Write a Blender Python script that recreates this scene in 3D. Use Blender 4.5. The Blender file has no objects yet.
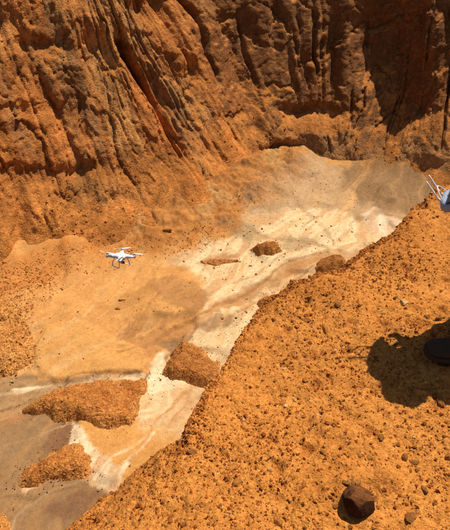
import bpy, bmesh, math, random
import numpy as np
from mathutils import Vector, Matrix

# ------------------------------------------------------------------ camera, sky, sun, exposure
scn = bpy.context.scene
COL = scn.collection
PITCH = math.radians(36.0)
FPX = 500.0                                    # focal length in photo pixels (photo 450 x 530)
CP, SP = math.cos(PITCH), math.sin(PITCH)
cam_d = bpy.data.cameras.new('camera')
cam_d.sensor_fit = 'VERTICAL'
cam_d.sensor_height = 24.0
cam_d.lens = FPX / 530.0 * 24.0
cam_d.clip_start = 0.05
cam_d.clip_end = 500.0
cam = bpy.data.objects.new('camera', cam_d)
COL.objects.link(cam)
cam.location = (0, 0, 0)
cam.rotation_euler = (math.pi / 2 - PITCH, 0, 0)
scn.camera = cam

SUN_EL = math.radians(63.5)
SUN_AZ = math.atan2(0.72, 0.69)                # measured from +Y towards +X
sun_vec = Vector((math.sin(SUN_AZ) * math.cos(SUN_EL), math.cos(SUN_AZ) * math.cos(SUN_EL), math.sin(SUN_EL)))
world = bpy.data.worlds.new('World')
scn.world = world
world.use_nodes = True
wn = world.node_tree.nodes
wl = world.node_tree.links
sky = wn.new('ShaderNodeTexSky')
sky.sky_type = 'NISHITA'
sky.sun_disc = False
sky.sun_elevation = SUN_EL
sky.sun_rotation = SUN_AZ
wl.new(sky.outputs[0], wn['Background'].inputs[0])
wn['Background'].inputs[1].default_value = 0.062
sun_d = bpy.data.lights.new('sun', 'SUN')
sun_d.energy = 5.0
sun_d.angle = math.radians(0.53)
sun_d.color = (1.0, 0.94, 0.84)
sun = bpy.data.objects.new('sun', sun_d)
COL.objects.link(sun)
sun.rotation_euler = sun_vec.to_track_quat('Z', 'Y').to_euler()
sun.location = (4, 4, 12)
scn.view_settings.view_transform = 'Standard'
scn.view_settings.look = 'None'
scn.view_settings.gamma = 1.0
scn.view_settings.exposure = 0.25

scn.cycles.max_bounces = 6
scn.cycles.diffuse_bounces = 3
scn.cycles.glossy_bounces = 2

random.seed(7)
RNG = np.random.default_rng(11)

# ------------------------------------------------------------------ small helpers
def ray(px, py):
    r = (px - 225.0) / FPX
    d = (py - 265.0) / FPX
    return np.array((r, CP - d * SP, -SP - d * CP))

def to_px(x, y, z):
    dep = np.maximum(y * CP - z * SP, 0.05)
    up = y * SP + z * CP
    return 225.0 + x / dep * FPX, 265.0 - up / dep * FPX

def s2l(c):
    out = []
    for v in c:
        v = v / 255.0
        out.append(v / 12.92 if v <= 0.04045 else ((v + 0.055) / 1.055) ** 2.4)
    return np.array(out)

ALB = 0.74                                      # picture value of a sunlit surface -> its base colour
def alb(r, g, b, k=ALB):
    return s2l((r, g, b)) * k

def _h(ix, iy, iz):
    n = (ix * 374761393 + iy * 668265263 + iz * 1274126177) & 0xFFFFFFFF
    n = ((n ^ (n >> 13)) * 1274126177) & 0xFFFFFFFF
    n = n ^ (n >> 16)
    return (n & 0xFFFF) / 32767.5 - 1.0

def vnoise(x, y, z=0.0):
    x, y, z = np.broadcast_arrays(np.asarray(x, float), np.asarray(y, float), np.asarray(z, float))
    fx, fy, fz = np.floor(x), np.floor(y), np.floor(z)
    ix, iy, iz = fx.astype(np.int64), fy.astype(np.int64), fz.astype(np.int64)
    u, v, w = x - fx, y - fy, z - fz
    u = u * u * u * (u * (u * 6 - 15) + 10)
    v = v * v * v * (v * (v * 6 - 15) + 10)
    w = w * w * (3 - 2 * w)
    def L(a, b, t): return a + (b - a) * t
    a = L(L(_h(ix, iy, iz), _h(ix + 1, iy, iz), u), L(_h(ix, iy + 1, iz), _h(ix + 1, iy + 1, iz), u), v)
    if not np.any(w):
        return a
    b = L(L(_h(ix, iy, iz + 1), _h(ix + 1, iy, iz + 1), u), L(_h(ix, iy + 1, iz + 1), _h(ix + 1, iy + 1, iz + 1), u), v)
    return L(a, b, w)

def fbm(x, y, z=0.0, oct=4, gain=0.5):
    a, t, n = 1.0, 0.0, 0.0
    x, y = np.asarray(x, float), np.asarray(y, float)
    for i in range(oct):
        t = t + a * vnoise(x * 2 ** i + 17.3 * i, y * 2 ** i - 9.1 * i, np.asarray(z, float) * 2 ** i + 3.7 * i)
        n += a
        a *= gain
    return t / n

def ridged(x, y, z=0.0, oct=3):
    a, t, n = 1.0, 0.0, 0.0
    for i in range(oct):
        t = t + a * (1 - 2 * np.abs(vnoise(np.asarray(x) * 2 ** i + 5.1 * i, np.asarray(y) * 2 ** i + 2.7 * i, z)))
        n += a
        a *= 0.5
    return t / n

def worley(x, y, seed=0):
    """distance to the nearest and second nearest cell point, and a random value per cell"""
    x, y = np.asarray(x, float), np.asarray(y, float)
    ix, iy = np.floor(x).astype(np.int64), np.floor(y).astype(np.int64)
    f1 = np.full(x.shape, 9.0); f2 = np.full(x.shape, 9.0); rid = np.zeros(x.shape)
    for a in (-1, 0, 1):
        for b in (-1, 0, 1):
            cx, cy = ix + a, iy + b
            d = np.hypot(cx + 0.5 + 0.5 * _h(cx, cy, seed + 0 * cx) - x, cy + 0.5 + 0.5 * _h(cx, cy, seed + 7 + 0 * cx) - y)
            near = d < f1
            f2 = np.where(near, f1, np.minimum(f2, d))
            rid = np.where(near, _h(cx, cy, seed + 13 + 0 * cx), rid)
            f1 = np.where(near, d, f1)
    return f1, f2, rid

def sstep(a, b, x):
    t = np.clip((x - a) / (b - a), 0, 1)
    return t * t * (3 - 2 * t)

def poly_sd(x, y, poly):
    """signed distance to a polygon, positive inside"""
    x, y = np.asarray(x, float), np.asarray(y, float)
    best = np.full(x.shape, 1e18)
    ins = np.zeros(x.shape, bool)
    n = len(poly)
    for i in range(n):
        x1, y1 = poly[i]
        x2, y2 = poly[(i + 1) % n]
        dx, dy = x2 - x1, y2 - y1
        t = np.clip(((x - x1) * dx + (y - y1) * dy) / (dx * dx + dy * dy + 1e-12), 0, 1)
        best = np.minimum(best, (x - x1 - t * dx) ** 2 + (y - y1 - t * dy) ** 2)
        if abs(dy) > 1e-12:
            c = ((y1 > y) != (y2 > y)) & (x < dx * (y - y1) / dy + x1)
            ins ^= c
    d = np.sqrt(best)
    return np.where(ins, d, -d)

def line_d(x, y, pts):
    best = np.full(np.shape(x), 1e18)
    for i in range(len(pts) - 1):
        x1, y1 = pts[i]
        x2, y2 = pts[i + 1]
        dx, dy = x2 - x1, y2 - y1
        t = np.clip(((x - x1) * dx + (y - y1) * dy) / (dx * dx + dy * dy + 1e-12), 0, 1)
        best = np.minimum(best, (x - x1 - t * dx) ** 2 + (y - y1 - t * dy) ** 2)
    return np.sqrt(best)

def raw_mesh(name, co, faces_quads=None, tris=None, color=None, smooth=True):
    me = bpy.data.meshes.new(name)
    co = np.asarray(co, np.float32)
    me.vertices.add(len(co))
    me.vertices.foreach_set('co', co.ravel())
    f = faces_quads if faces_quads is not None else tris
    k = f.shape[1]
    me.loops.add(f.size)
    me.loops.foreach_set('vertex_index', f.astype(np.int32).ravel())
    me.polygons.add(len(f))
    me.polygons.foreach_set('loop_start', np.arange(0, f.size, k, dtype=np.int32))
    me.polygons.foreach_set('loop_total', np.full(len(f), k, np.int32))
    me.polygons.foreach_set('use_smooth', np.full(len(f), smooth, bool))
    me.update(calc_edges=True)
    if color is not None:
        a = me.color_attributes.new('Col', 'FLOAT_COLOR', 'POINT')
        c = np.ones((len(co), 4), np.float32)
        c[:, :3] = color
        a.data.foreach_set('color', c.ravel())
    return me

def grid_quads(nu, nv, flip=False):
    i = np.arange(nu - 1)[:, None] * nv + np.arange(nv - 1)[None, :]
    i = i.ravel()
    q = np.stack((i, i + nv, i + nv + 1, i + 1), 1)
    return q[:, ::-1] if flip else q

def tag(o, label=None, cat=None, group=None, kind=None):
    if label: o['label'] = label
    if cat: o['category'] = cat
    if group: o['group'] = group
    if kind: o['kind'] = kind
    return o

def link(name, me, mat=None, parent=None):
    o = bpy.data.objects.new(name, me)
    COL.objects.link(o)
    if mat is not None and me is not None and not me.materials:
        me.materials.append(mat)
    if parent is not None:
        o.parent = parent
    return o

def empty(name, loc=(0, 0, 0), rot=(0, 0, 0)):
    o = bpy.data.objects.new(name, None)
    COL.objects.link(o)
    o.location = loc
    o.rotation_euler = rot
    o.empty_display_size = 0.1
    return o

# ------------------------------------------------------------------ materials
def new_mat(name):
    m = bpy.data.materials.new(name)
    m.use_nodes = True
    nt = m.node_tree
    return m, nt, nt.nodes['Principled BSDF']

def earth_mat(name, base=None, bump=((60, 0.004, 0.6), (14, 0.02, 0.5)), var=((3.0, 0.25), (40.0, 0.25)), tint=(1.25, 1.1, 0.8), zscale=1.0, sand=None, spec=0.12, grain=(), gain=1.0):
    """vertex colour (or base) x several noises, with stacked noise bumps"""
    m, nt, bs = new_mat(name)
    N, L = nt.nodes, nt.links
    bs.inputs['Roughness'].default_value = 0.95
    bs.inputs['Specular IOR Level'].default_value = spec
    tc = N.new('ShaderNodeTexCoord')
    mp = N.new('ShaderNodeMapping')
    mp.inputs['Scale'].default_value = (1, 1, zscale)
    L.new(tc.outputs['Object'], mp.inputs['Vector'])
    if base is None:
        at = N.new('ShaderNodeAttribute')
        at.attribute_name = 'Col'
        cur = at.outputs['Color']
    else:
        rgb = N.new('ShaderNodeRGB')
        rgb.outputs[0].default_value = (*base, 1)
        cur = rgb.outputs[0]
    if gain != 1.0:
        mg = N.new('ShaderNodeMixRGB'); mg.blend_type = 'MULTIPLY'
        mg.inputs[0].default_value = 1
        mg.inputs[2].default_value = (gain, gain, gain, 1)
        L.new(cur, mg.inputs[1])
        cur = mg.outputs[0]
    if sand is not None:                        # loose sand that has settled where the face lies back
        g = N.new('ShaderNodeNewGeometry')
        sx = N.new('ShaderNodeSeparateXYZ')
        L.new(g.outputs['Normal'], sx.inputs[0])
        nz = N.new('ShaderNodeTexNoise')
        nz.inputs['Scale'].default_value = 1.3
        nz.inputs['Detail'].default_value = 6
        L.new(tc.outputs['Object'], nz.inputs['Vector'])
        ad = N.new('ShaderNodeMath'); ad.operation = 'MULTIPLY_ADD'
        L.new(nz.outputs[0], ad.inputs[0]); ad.inputs[1].default_value = 0.6
        L.new(sx.outputs['Z'], ad.inputs[2])
        mr = N.new('ShaderNodeMapRange')
        mr.inputs['From Min'].default_value = 0.92
        mr.inputs['From Max'].default_value = 1.12
        L.new(ad.outputs[0], mr.inputs['Value'])
        mx = N.new('ShaderNodeMixRGB')
        L.new(mr.outputs[0], mx.inputs[0])
        L.new(cur, mx.inputs[1])
        mx.inputs[2].default_value = (*sand, 1)
        cur = mx.outputs[0]
    for i, (sc, amt) in enumerate(var):
        nz = N.new('ShaderNodeTexNoise')
        nz.inputs['Scale'].default_value = sc
        nz.inputs['Detail'].default_value = 4
        nz.inputs['Roughness'].default_value = 0.62
        L.new((tc if i else mp).outputs[0 if not i else 'Object'], nz.inputs['Vector'])
        rp = N.new('ShaderNodeValToRGB')
        rp.color_ramp.elements[0].position = 0.3
        rp.color_ramp.elements[1].position = 0.7
        lo, hi = 1 - amt, 1 + amt * 0.8
        rp.color_ramp.elements[0].color = (lo, lo * (0.97), lo * 0.93, 1)
        rp.color_ramp.elements[1].color = (hi, hi, hi * 1.02, 1)
        L.new(nz.outputs[0], rp.inputs[0])
        mx = N.new('ShaderNodeMixRGB')
        mx.blend_type = 'MULTIPLY'
        mx.inputs[0].default_value = 1
        L.new(cur, mx.inputs[1])
        L.new(rp.outputs[0], mx.inputs[2])
        cur = mx.outputs[0]
    prev = None
    for sc, dist, amt in grain:                 # packed grains: each cell its own tone and its own small dome
        vo = N.new('ShaderNodeTexVoronoi')
        vo.inputs['Scale'].default_value = sc
        wz = N.new('ShaderNodeTexNoise')
        wz.inputs['Scale'].default_value = sc * 0.7
        wz.inputs['Detail'].default_value = 0
        L.new(tc.outputs['Object'], wz.inputs['Vector'])
        wm = N.new('ShaderNodeMixRGB'); wm.blend_type = 'ADD'
        wm.inputs[0].default_value = 0.9 / sc
        L.new(tc.outputs['Object'], wm.inputs[1]); L.new(wz.outputs['Color'], wm.inputs[2])
        L.new(wm.outputs[0], vo.inputs['Vector'])
        bw = N.new('ShaderNodeSeparateXYZ')
        L.new(vo.outputs['Color'], bw.inputs[0])
        rp = N.new('ShaderNodeValToRGB')
        rp.color_ramp.elements[0].position = 0.0
        rp.color_ramp.elements[1].position = 1.0
        rp.color_ramp.elements[0].color = (1 - amt, (1 - amt) * 0.94, (1 - amt) * 0.88, 1)
        rp.color_ramp.elements[1].color = (1 + amt * 0.6, 1 + amt * 0.62, 1 + amt * 0.7, 1)
        L.new(bw.outputs[0], rp.inputs[0])
        mx = N.new('ShaderNodeMixRGB'); mx.blend_type = 'MULTIPLY'
        mx.inputs[0].default_value = 1
        L.new(cur, mx.inputs[1]); L.new(rp.outputs[0], mx.inputs[2])
        cur = mx.outputs[0]
        iv = N.new('ShaderNodeMath'); iv.operation = 'MULTIPLY_ADD'
        L.new(vo.outputs['Distance'], iv.inputs[0]); iv.inputs[1].default_value = -1.0
        L.new(bw.outputs[1], iv.inputs[2])
        b = N.new('ShaderNodeBump')
        b.inputs['Distance'].default_value = dist
        b.inputs['Strength'].default_value = 0.9
        L.new(iv.outputs[0], b.inputs['Height'])
        if prev is not None:
            L.new(prev, b.inputs['Normal'])
        prev = b.outputs[0]
    L.new(cur, bs.inputs['Base Color'])
    for sc, dist, st in bump:
        nz = N.new('ShaderNodeTexNoise')
        nz.inputs['Scale'].default_value = sc
        nz.inputs['Detail'].default_value = 4
        nz.inputs['Roughness'].default_value = 0.65
        L.new(mp.outputs[0], nz.inputs['Vector'])
        b = N.new('ShaderNodeBump')
        b.inputs['Distance'].default_value = dist
        b.inputs['Strength'].default_value = st
        L.new(nz.outputs[0], b.inputs['Height'])
        if prev is not None:
            L.new(prev, b.inputs['Normal'])
        prev = b.outputs[0]
    L.new(prev, bs.inputs['Normal'])
    return m

def plain_mat(name, col, rough=0.5, bump=None, spec=0.5, var=0.06, scale=30):
    m, nt, bs = new_mat(name)
    N, L = nt.nodes, nt.links
    tc = N.new('ShaderNodeTexCoord')
    nz = N.new('ShaderNodeTexNoise')
    nz.inputs['Scale'].default_value = scale
    nz.inputs['Detail'].default_value = 4
    L.new(tc.outputs['Object'], nz.inputs['Vector'])
    rp = N.new('ShaderNodeValToRGB')
    rp.color_ramp.elements[0].color = (*[c * (1 - var) for c in col], 1)
    rp.color_ramp.elements[1].color = (*[min(1, c * (1 + var)) for c in col], 1)
    L.new(nz.outputs[0], rp.inputs[0])
    L.new(rp.outputs[0], bs.inputs['Base Color'])
    bs.inputs['Roughness'].default_value = rough
    bs.inputs['Specular IOR Level'].default_value = spec
    if bump:
        b = N.new('ShaderNodeBump')
        b.inputs['Distance'].default_value = bump
        b.inputs['Strength'].default_value = 0.6
        L.new(nz.outputs[0], b.inputs['Height'])
        L.new(b.outputs[0], bs.inputs['Normal'])
    return m

M_floor = earth_mat('washed_sand', bump=((3, 0.05, 0.4), (14, 0.03, 0.7), (55, 0.013, 0.85)), var=((1.3, 0.10), (9.0, 0.14), (45.0, 0.16)))
M_wall = earth_mat('laterite_cliff', bump=((2.5, 0.08, 0.6), (9, 0.035, 0.75), (30, 0.012, 0.7)), var=((0.9, 0.34), (5.0, 0.32), (24.0, 0.26)), zscale=0.5, grain=((17, 0.018, 0.16),), gain=1.22,
                   sand=alb(202, 130, 62))
M_soil = earth_mat('orange_soil', bump=((22, 0.012, 0.5), (110, 0.005, 0.7)), var=((4.0, 0.12), (50.0, 0.16)), grain=((75, 0.0045, 0.13), (210, 0.0022, 0.22)), gain=1.22)
M_mound = earth_mat('crumbly_soil', bump=((12, 0.03, 0.7),), var=((2.0, 0.15), (12.0, 0.18)), grain=((16, 0.026, 0.2), (38, 0.014, 0.32)), gain=1.28)
M_stones = [earth_mat('stone_' + n, base=alb(*c), bump=((2.5, 0.006, 0.7), (8, 0.003, 0.9)), var=((1.6, 0.3), (7.0, 0.35)), spec=0.15, gain=1.15)
            for n, c in (('rust', (194, 124, 54)), ('brown', (164, 106, 50)), ('ochre', (206, 144, 68)), ('pale', (220, 178, 112)), ('dark', (126, 80, 42)))]

def resample(pts, step):
    pts = np.array(pts)
    # Catmull-Rom through the points
    out = []
    for i in range(len(pts) - 1):
        p0 = pts[max(i - 1, 0)]; p1 = pts[i]; p2 = pts[i + 1]; p3 = pts[min(i + 2, len(pts) - 1)]
        for t in np.linspace(0, 1, 40, endpoint=False):
            out.append(0.5 * (2 * p1 + (p2 - p0) * t + (2 * p0 - 5 * p1 + 4 * p2 - p3) * t * t + (3 * p1 - p0 - 3 * p2 + p3) * t ** 3))
    out.append(pts[-1])
    out = np.array(out)
    s = np.concatenate(([0], np.cumsum(np.hypot(*np.diff(out, axis=0).T))))
    S = np.arange(0, s[-1], step)
    return S, np.stack((np.interp(S, s, out[:, 0]), np.interp(S, s, out[:, 1])), 1)

# ------------------------------------------------------------------ the canyon floor
FLOOR_Z = -10.0
def px_flat(px, py, z=FLOOR_Z):
    d = ray(px, py)
    k = z / d[2]
    return np.array((d[0] * k, d[1] * k))

BASE_PX = [(-330, 420), (-200, 345), (-100, 300), (-30, 274), (60, 248), (150, 228), (215, 206), (262, 180),
           (312, 166), (350, 165), (400, 174), (450, 182), (520, 182), (600, 206), (700, 250)]
BASE = [tuple(px_flat(*p)) for p in BASE_PX]
SHELF = [tuple(px_flat(*p)) for p in ((232, 205), (262, 176), (300, 164), (340, 162), (400, 172), (450, 180), (520, 180))]

def floor_z(x, y):
    x, y = np.asarray(x, float), np.asarray(y, float)
    z = FLOOR_Z + 0.02 * (y - 8.0)
    d = line_d(x, y, BASE)
    # sand apron against the cliff foot
    z = z + 0.55 * np.exp(-(d / 1.2) ** 1.4) * (0.85 + 0.35 * fbm(x * 0.5, y * 0.5, 2.0, 2))
    z = z + 0.30 * np.exp(-(line_d(x, y, SHELF) / 2.6) ** 2) * (0.8 + 0.5 * vnoise(x * 0.45, y * 0.6, 4.2))
    # low terraces cut by the stream
    t = fbm(x * 0.35, y * 0.35, 7.7, 3)
    z = z + 0.10 * sstep(-0.05, 0.08, t) + 0.10 * t
    z = z + 0.018 * fbm(x * 3.1, y * 3.1, 1.2, 4)
    return z

def hit_floor(px, py):
    d = ray(px, py)
    k = FLOOR_Z / d[2]
    for _ in range(12):
        k = float(floor_z(d[0] * k, d[1] * k)) / d[2]
    return np.array((d[0] * k, d[1] * k, d[2] * k))

def wpoly(pts):
    return [tuple(hit_floor(*p)[:2]) for p in pts]

ORANGE = alb(224, 162, 92)
CREAM = alb(244, 218, 168)
ZONES = [  # (colour, soft edge in metres, warp in metres, strength, outline)
    # rust sand shed by the left cliff
    (alb(205, 126, 56), 0.7, 0.5, 0.8, [(-80, 300), (0, 255), (60, 235), (150, 235), (200, 225), (235, 195), (265, 175), (255, 200), (225, 225), (170, 252), (90, 262), (40, 290), (-80, 330)]),
    # pale beige fan below the shaded wall
    (alb(196, 160, 116), 0.5, 0.4, 1.0, [(262, 172), (312, 155), (420, 165), (470, 175), (470, 215), (395, 232), (345, 222), (300, 212), (262, 212), (240, 212), (236, 200)]),
    (alb(152, 114, 74), 0.5, 0.4, 0.85, [(338, 170), (375, 160), (455, 170), (450, 210), (415, 214), (380, 207), (350, 200)]),
    (alb(206, 168, 122), 0.4, 0.3, 0.9, [(282, 172), (320, 162), (340, 172), (345, 196), (320, 206), (288, 198), (276, 184)]),
    # cream wash
    (CREAM, 0.35, 0.45, 1.0, [(198, 250), (222, 236), (250, 216), (285, 208), (330, 210), (352, 218), (385, 232), (470, 210), (470, 260), (330, 320), (250, 350), (222, 380),
                              (200, 420), (168, 436), (150, 432), (134, 415), (140, 385), (158, 372), (172, 345), (188, 330), (206, 305), (218, 294), (205, 280), (185, 268), (165, 262)]),
    (alb(252, 236, 200), 0.25, 0.3, 1.0, [(362, 213), (374, 206), (402, 222), (390, 238), (368, 228)]),
    (alb(176, 140, 96), 0.25, 0.3, 0.8, [(216, 228), (240, 221), (272, 232), (312, 238), (318, 246), (285, 248), (250, 240)]),
    (alb(186, 120, 66), 0.2, 0.25, 0.85, [(196, 262), (222, 256), (246, 258), (230, 264), (206, 266)]),
    # brown braid of the stream
    (alb(200, 142, 84), 0.16, 0.35, 0.95, [(118, 344), (168, 326), (208, 308), (246, 292), (272, 272), (290, 260), (330, 250), (372, 246), (340, 262), (300, 272), (276, 288), (246, 306), (205, 324), (172, 346), (140, 366)], -0.06),
    (alb(236, 196, 140), 0.15, 0.2, 0.7, [(255, 300), (290, 275), (312, 264), (322, 270), (280, 300), (255, 322)]),
    # wet brown patch
    (alb(168, 120, 74), 0.20, 0.35, 0.65, [(150, 286), (176, 278), (196, 282), (217, 296), (196, 307), (176, 304), (158, 296)]),
    (alb(164, 114, 66), 0.18, 0.4, 0.7, [(104, 334), (126, 322), (160, 310), (204, 302), (176, 318), (146, 332), (120, 344)]),
    (alb(180, 126, 70), 0.25, 0.5, 0.5, [(92, 304), (120, 292), (152, 284), (164, 292), (130, 304), (104, 318)]),
    (alb(206, 150, 84), 0.3, 0.4, 0.5, [(112, 312), (126, 296), (160, 300), (172, 312), (150, 322), (126, 324)]),
    (alb(150, 108, 70), 0.14, 0.3, 0.85, [(196, 322), (222, 316), (246, 318), (236, 328), (206, 332)]),
    # smooth orange tongue
    (alb(226, 166, 94), 0.10, 0.14, 1.0, [(34, 352), (46, 332), (74, 322), (110, 334), (142, 346), (150, 358), (142, 372), (104, 373), (70, 380), (48, 378), (34, 368)], 0.09),
    (alb(222, 160, 86), 0.2, 0.25, 0.9, [(70, 424), (100, 418), (146, 430), (176, 430), (150, 462), (124, 490), (92, 486), (84, 456)]),
    # grey mud flat
    (alb(160, 124, 84), 0.10, 0.16, 1.0, [(-160, 420), (-20, 380), (30, 374), (70, 381), (112, 376), (150, 372), (170, 350), (158, 342), (186, 330), (172, 352), (152, 378), (100, 384), (60, 394), (30, 408), (20, 414), (60, 416), (79, 424),
                                          (74, 440), (52, 458), (44, 480), (96, 474), (119, 490), (104, 516), (70, 548), (30, 640), (-200, 640)], -0.05),
    (alb(138, 98, 68), 0.12, 0.14, 0.85, [(46, 508), (70, 498), (112, 490), (106, 508), (86, 524), (62, 526)]),
    (alb(142, 100, 70), 0.10, 0.10, 0.85, [(46, 446), (58, 424), (76, 424), (75, 436), (58, 450)]),
    (alb(142, 106, 70), 0.3, 0.3, 0.7, [(-40, 392), (20, 380), (52, 384), (20, 402), (-40, 420)]),
    (alb(190, 128, 76), 0.2, 0.3, 0.5, [(-60, 408), (0, 402), (24, 410), (10, 424), (-60, 430)]),
    # white salt lines along the mud
    (alb(248, 226, 182), 0.05, 0.08, 1.0, [(74, 426), (82, 428), (90, 446), (112, 462), (124, 470), (118, 490), (96, 486), (84, 480), (86, 464), (74, 446), (64, 446)]),
    (alb(246, 222, 176), 0.05, 0.10, 0.9, [(36, 400), (58, 388), (84, 378), (120, 374), (146, 372), (146, 378), (112, 380), (84, 384), (62, 394), (40, 406)]),
    (alb(246, 222, 176), 0.05, 0.08, 0.9, [(14, 388), (34, 382), (54, 382), (36, 388), (16, 393)]),
    (alb(250, 228, 184), 0.06, 0.12, 1.0, [(152, 368), (160, 352), (164, 354), (166, 372), (176, 386), (150, 396), (146, 384)]),
    (alb(240, 200, 150), 0.06, 0.1, 0.8, [(22, 484), (50, 474), (88, 472), (96, 482), (116, 490), (118, 496), (96, 488), (84, 478), (50, 480), (26, 490)]),
]

gx = np.arange(-11.5, 13.0, 0.042)
gy = [2.2]
while gy[-1] < 27.5:
    gy.append(gy[-1] + 0.03 + 0.0018 * (gy[-1] - 2))
gy = np.array(gy)
X, Y = np.meshgrid(gx, gy, indexing='ij')
x, y = X.ravel(), Y.ravel()
z = floor_z(x, y)
FLOW = np.array((-0.50, -0.866))
ua = x * FLOW[0] + y * FLOW[1]
va = -x * FLOW[1] + y * FLOW[0]
wv = va + 1.3 * fbm(x * 0.35, y * 0.35, 5.5, 4)
streak = fbm(ua * 0.35, wv * 2.6, 3.3, 4)
fstreak = fbm(ua * 0.9, wv * 9.0, 8.3, 3)
col = np.tile(ORANGE, (len(x), 1))
wx = fbm(x * 0.9, y * 0.9, 11.0, 6, 0.62)
wy = fbm(x * 0.9, y * 0.9, 23.0, 6, 0.62)
edge_n = fbm(ua * 2.2, wv * 6.0, 29.0, 4, 0.6)
lift = np.zeros(len(x))
for c, soft, warp, amt, pts, *dz in ZONES:
    warp = warp * 1.5 + 0.06
    P = wpoly(pts)
    bx = [p[0] for p in P]; by = [p[1] for p in P]
    m = warp + soft + 0.2
    sel = (x > min(bx) - m) & (x < max(bx) + m) & (y > min(by) - m) & (y < max(by) + m)
    sd = poly_sd(x[sel] + warp * wx[sel], y[sel] + warp * wy[sel], P) + soft * 0.9 * streak[sel] + (0.05 + 0.25 * soft) * edge_n[sel]
    a = sstep(-soft * 0.6, soft * 0.6, sd) * amt * np.clip(0.90 + 0.5 * fstreak[sel] + (0.9 * streak[sel] if soft > 0.2 else 0), 0, 1)
    col[sel] += (c - col[sel]) * a[:, None]
    if dz:
        lift[sel] += dz[0] * sstep(-0.10, 0.10, sd)
# stream lines of rust silt and pale sand
cream = sstep(0.30, 0.5, col[:, 1])
rust = sstep(-0.05, 0.32, streak) * 0.62 * cream + sstep(0.05, 0.5, fstreak) * 0.14 * cream
col += (alb(206, 140, 74) - col) * rust[:, None]
pale = sstep(0.15, 0.5, -streak) * 0.30 * (1 - cream) * sstep(1.5, 3.0, line_d(x, y, BASE))
col += (alb(240, 200, 140) - col) * pale[:, None]
col *= (1 + 0.10 * fstreak + 0.08 * fbm(x * 2, y * 2, 9.9, 4))[:, None]
# shallow braided relief along the flow, only on open wash
dbase = line_d(x, y, BASE)
tmask = sstep(-4.2, -2.8, x) * sstep(4.6, 2.4, x)
tal = sstep(2.7, 0.5, dbase + 0.9 * fbm(x * 0.8, y * 0.8, 37.0, 4)) * tmask
tcol = np.tile(alb(188, 122, 60), (len(x), 1))
tn1, tn2 = fbm(x * 2.2, y * 2.2, 38.0, 5, 0.6), fbm(x * 1.0, y * 1.0, 39.0, 4)
tcol += (alb(150, 98, 52) - tcol) * sstep(0.0, 0.4, tn1)[:, None]
tcol += (alb(196, 146, 88) - tcol) * sstep(0.05, 0.4, tn2)[:, None]
col += (tcol - col) * (tal * 0.85)[:, None]
f1_, f2_, rid_ = worley(x * 4.2 + 0.5 * tn1, y * 4.2 - 0.5 * tn1, 51)
f1_, f2_, ridf = worley(x * 10.0 + tn1, y * 10.0 - tn1, 53)
z = z + tal * (0.25 + 0.14 * tn1 + 0.05 * rid_ + 0.03 * ridf + 0.05 * fbm(x * 6, y * 6, 40.0, 4, 0.6))
# thin winding threads of silt, and the orange tongue's edge shadow as a dark line: (colour, half width in metres, strength, depth, course)
THREADS = [
    (alb(176, 120, 70), 0.07, 0.9, 0.03, ((120, 352), (150, 344), (172, 328), (192, 318), (222, 304), (246, 294), (262, 282), (276, 268), (296, 258), (330, 250))),
    (alb(190, 134, 82), 0.05, 0.8, 0.02, ((206, 330), (232, 318), (256, 304), (282, 286), (304, 272), (320, 264))),
    (alb(196, 142, 88), 0.05, 0.7, 0.02, ((200, 300), (226, 286), (250, 276), (270, 262), (290, 250), (316, 240))),
    (alb(176, 138, 92), 0.12, 0.6, 0.03, ((206, 226), (232, 222), (252, 230), (276, 238), (306, 242), (330, 250))),
    (alb(176, 140, 98), 0.10, 0.5, 0.02, ((290, 186), (300, 204), (318, 222), (330, 240), (340, 252))),
    (alb(150, 114, 78), 0.09, 0.5, 0.02, ((345, 168), (352, 186), (372, 200), (392, 216))),
    (alb(206, 172, 128), 0.05, 0.8, 0.01, ((-20, 398), (10, 392), (36, 388), (66, 381), (96, 377))),
    (alb(128, 96, 62), 0.05, 0.7, 0.01, ((-20, 412), (10, 406), (34, 398), (60, 390))),
    (alb(196, 162, 120), 0.03, 0.7, 0.01, ((-10, 452), (14, 440), (36, 436), (56, 428), (74, 424))),
    (alb(136, 100, 66), 0.04, 0.7, 0.01, ((-10, 500), (12, 492), (34, 498), (60, 492), (92, 486))),
    (alb(190, 156, 112), 0.03, 0.8, 0.01, ((10, 530), (22, 512), (40, 500), (62, 488), (96, 482), (118, 490))),
    (alb(250, 230, 186), 0.05, 0.9, 0.01, ((156, 432), (146, 444), (134, 458), (124, 472), (116, 488))),
    (alb(250, 230, 186), 0.04, 0.8, 0.01, ((148, 436), (132, 448), (116, 456), (104, 470), (94, 484))),
    (alb(206, 144, 80), 0.05, 0.8, 0.02, ((186, 392), (176, 402), (162, 416), (152, 430), (142, 446), (130, 466))),
    (alb(206, 146, 84), 0.04, 0.7, 0.02, ((208, 392), (192, 404), (176, 414), (164, 426))),
    (alb(120, 76, 40), 0.028, 0.9, 0.03, ((66, 380), (84, 374), (104, 373), (126, 373), (144, 371))),  # shadow under the tongue's lower edge, painted as a dark line
]
for c, hw, amt, dep_, course in THREADS:
    S_, L_ = resample([tuple(hit_floor(*p)[:2]) for p in course], 0.25)
    bx0, bx1, by0, by1 = L_[:, 0].min() - 0.6, L_[:, 0].max() + 0.6, L_[:, 1].min() - 0.6, L_[:, 1].max() + 0.6
    sel = np.nonzero((x > bx0) & (x < bx1) & (y > by0) & (y < by1))[0]
    dl = line_d(x[sel] + 0.22 * wx[sel], y[sel] + 0.22 * wy[sel], L_)
    w_ = hw * (0.8 + 0.9 * fbm(x[sel] * 1.7, y[sel] * 1.7, 66.0, 3))
    a = sstep(w_ + 0.035, w_ - 0.035, dl) * amt * np.clip(0.75 + 0.8 * edge_n[sel], 0, 1)
    col[sel] += (c - col[sel]) * a[:, None]
    z[sel] -= dep_ * a
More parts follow.
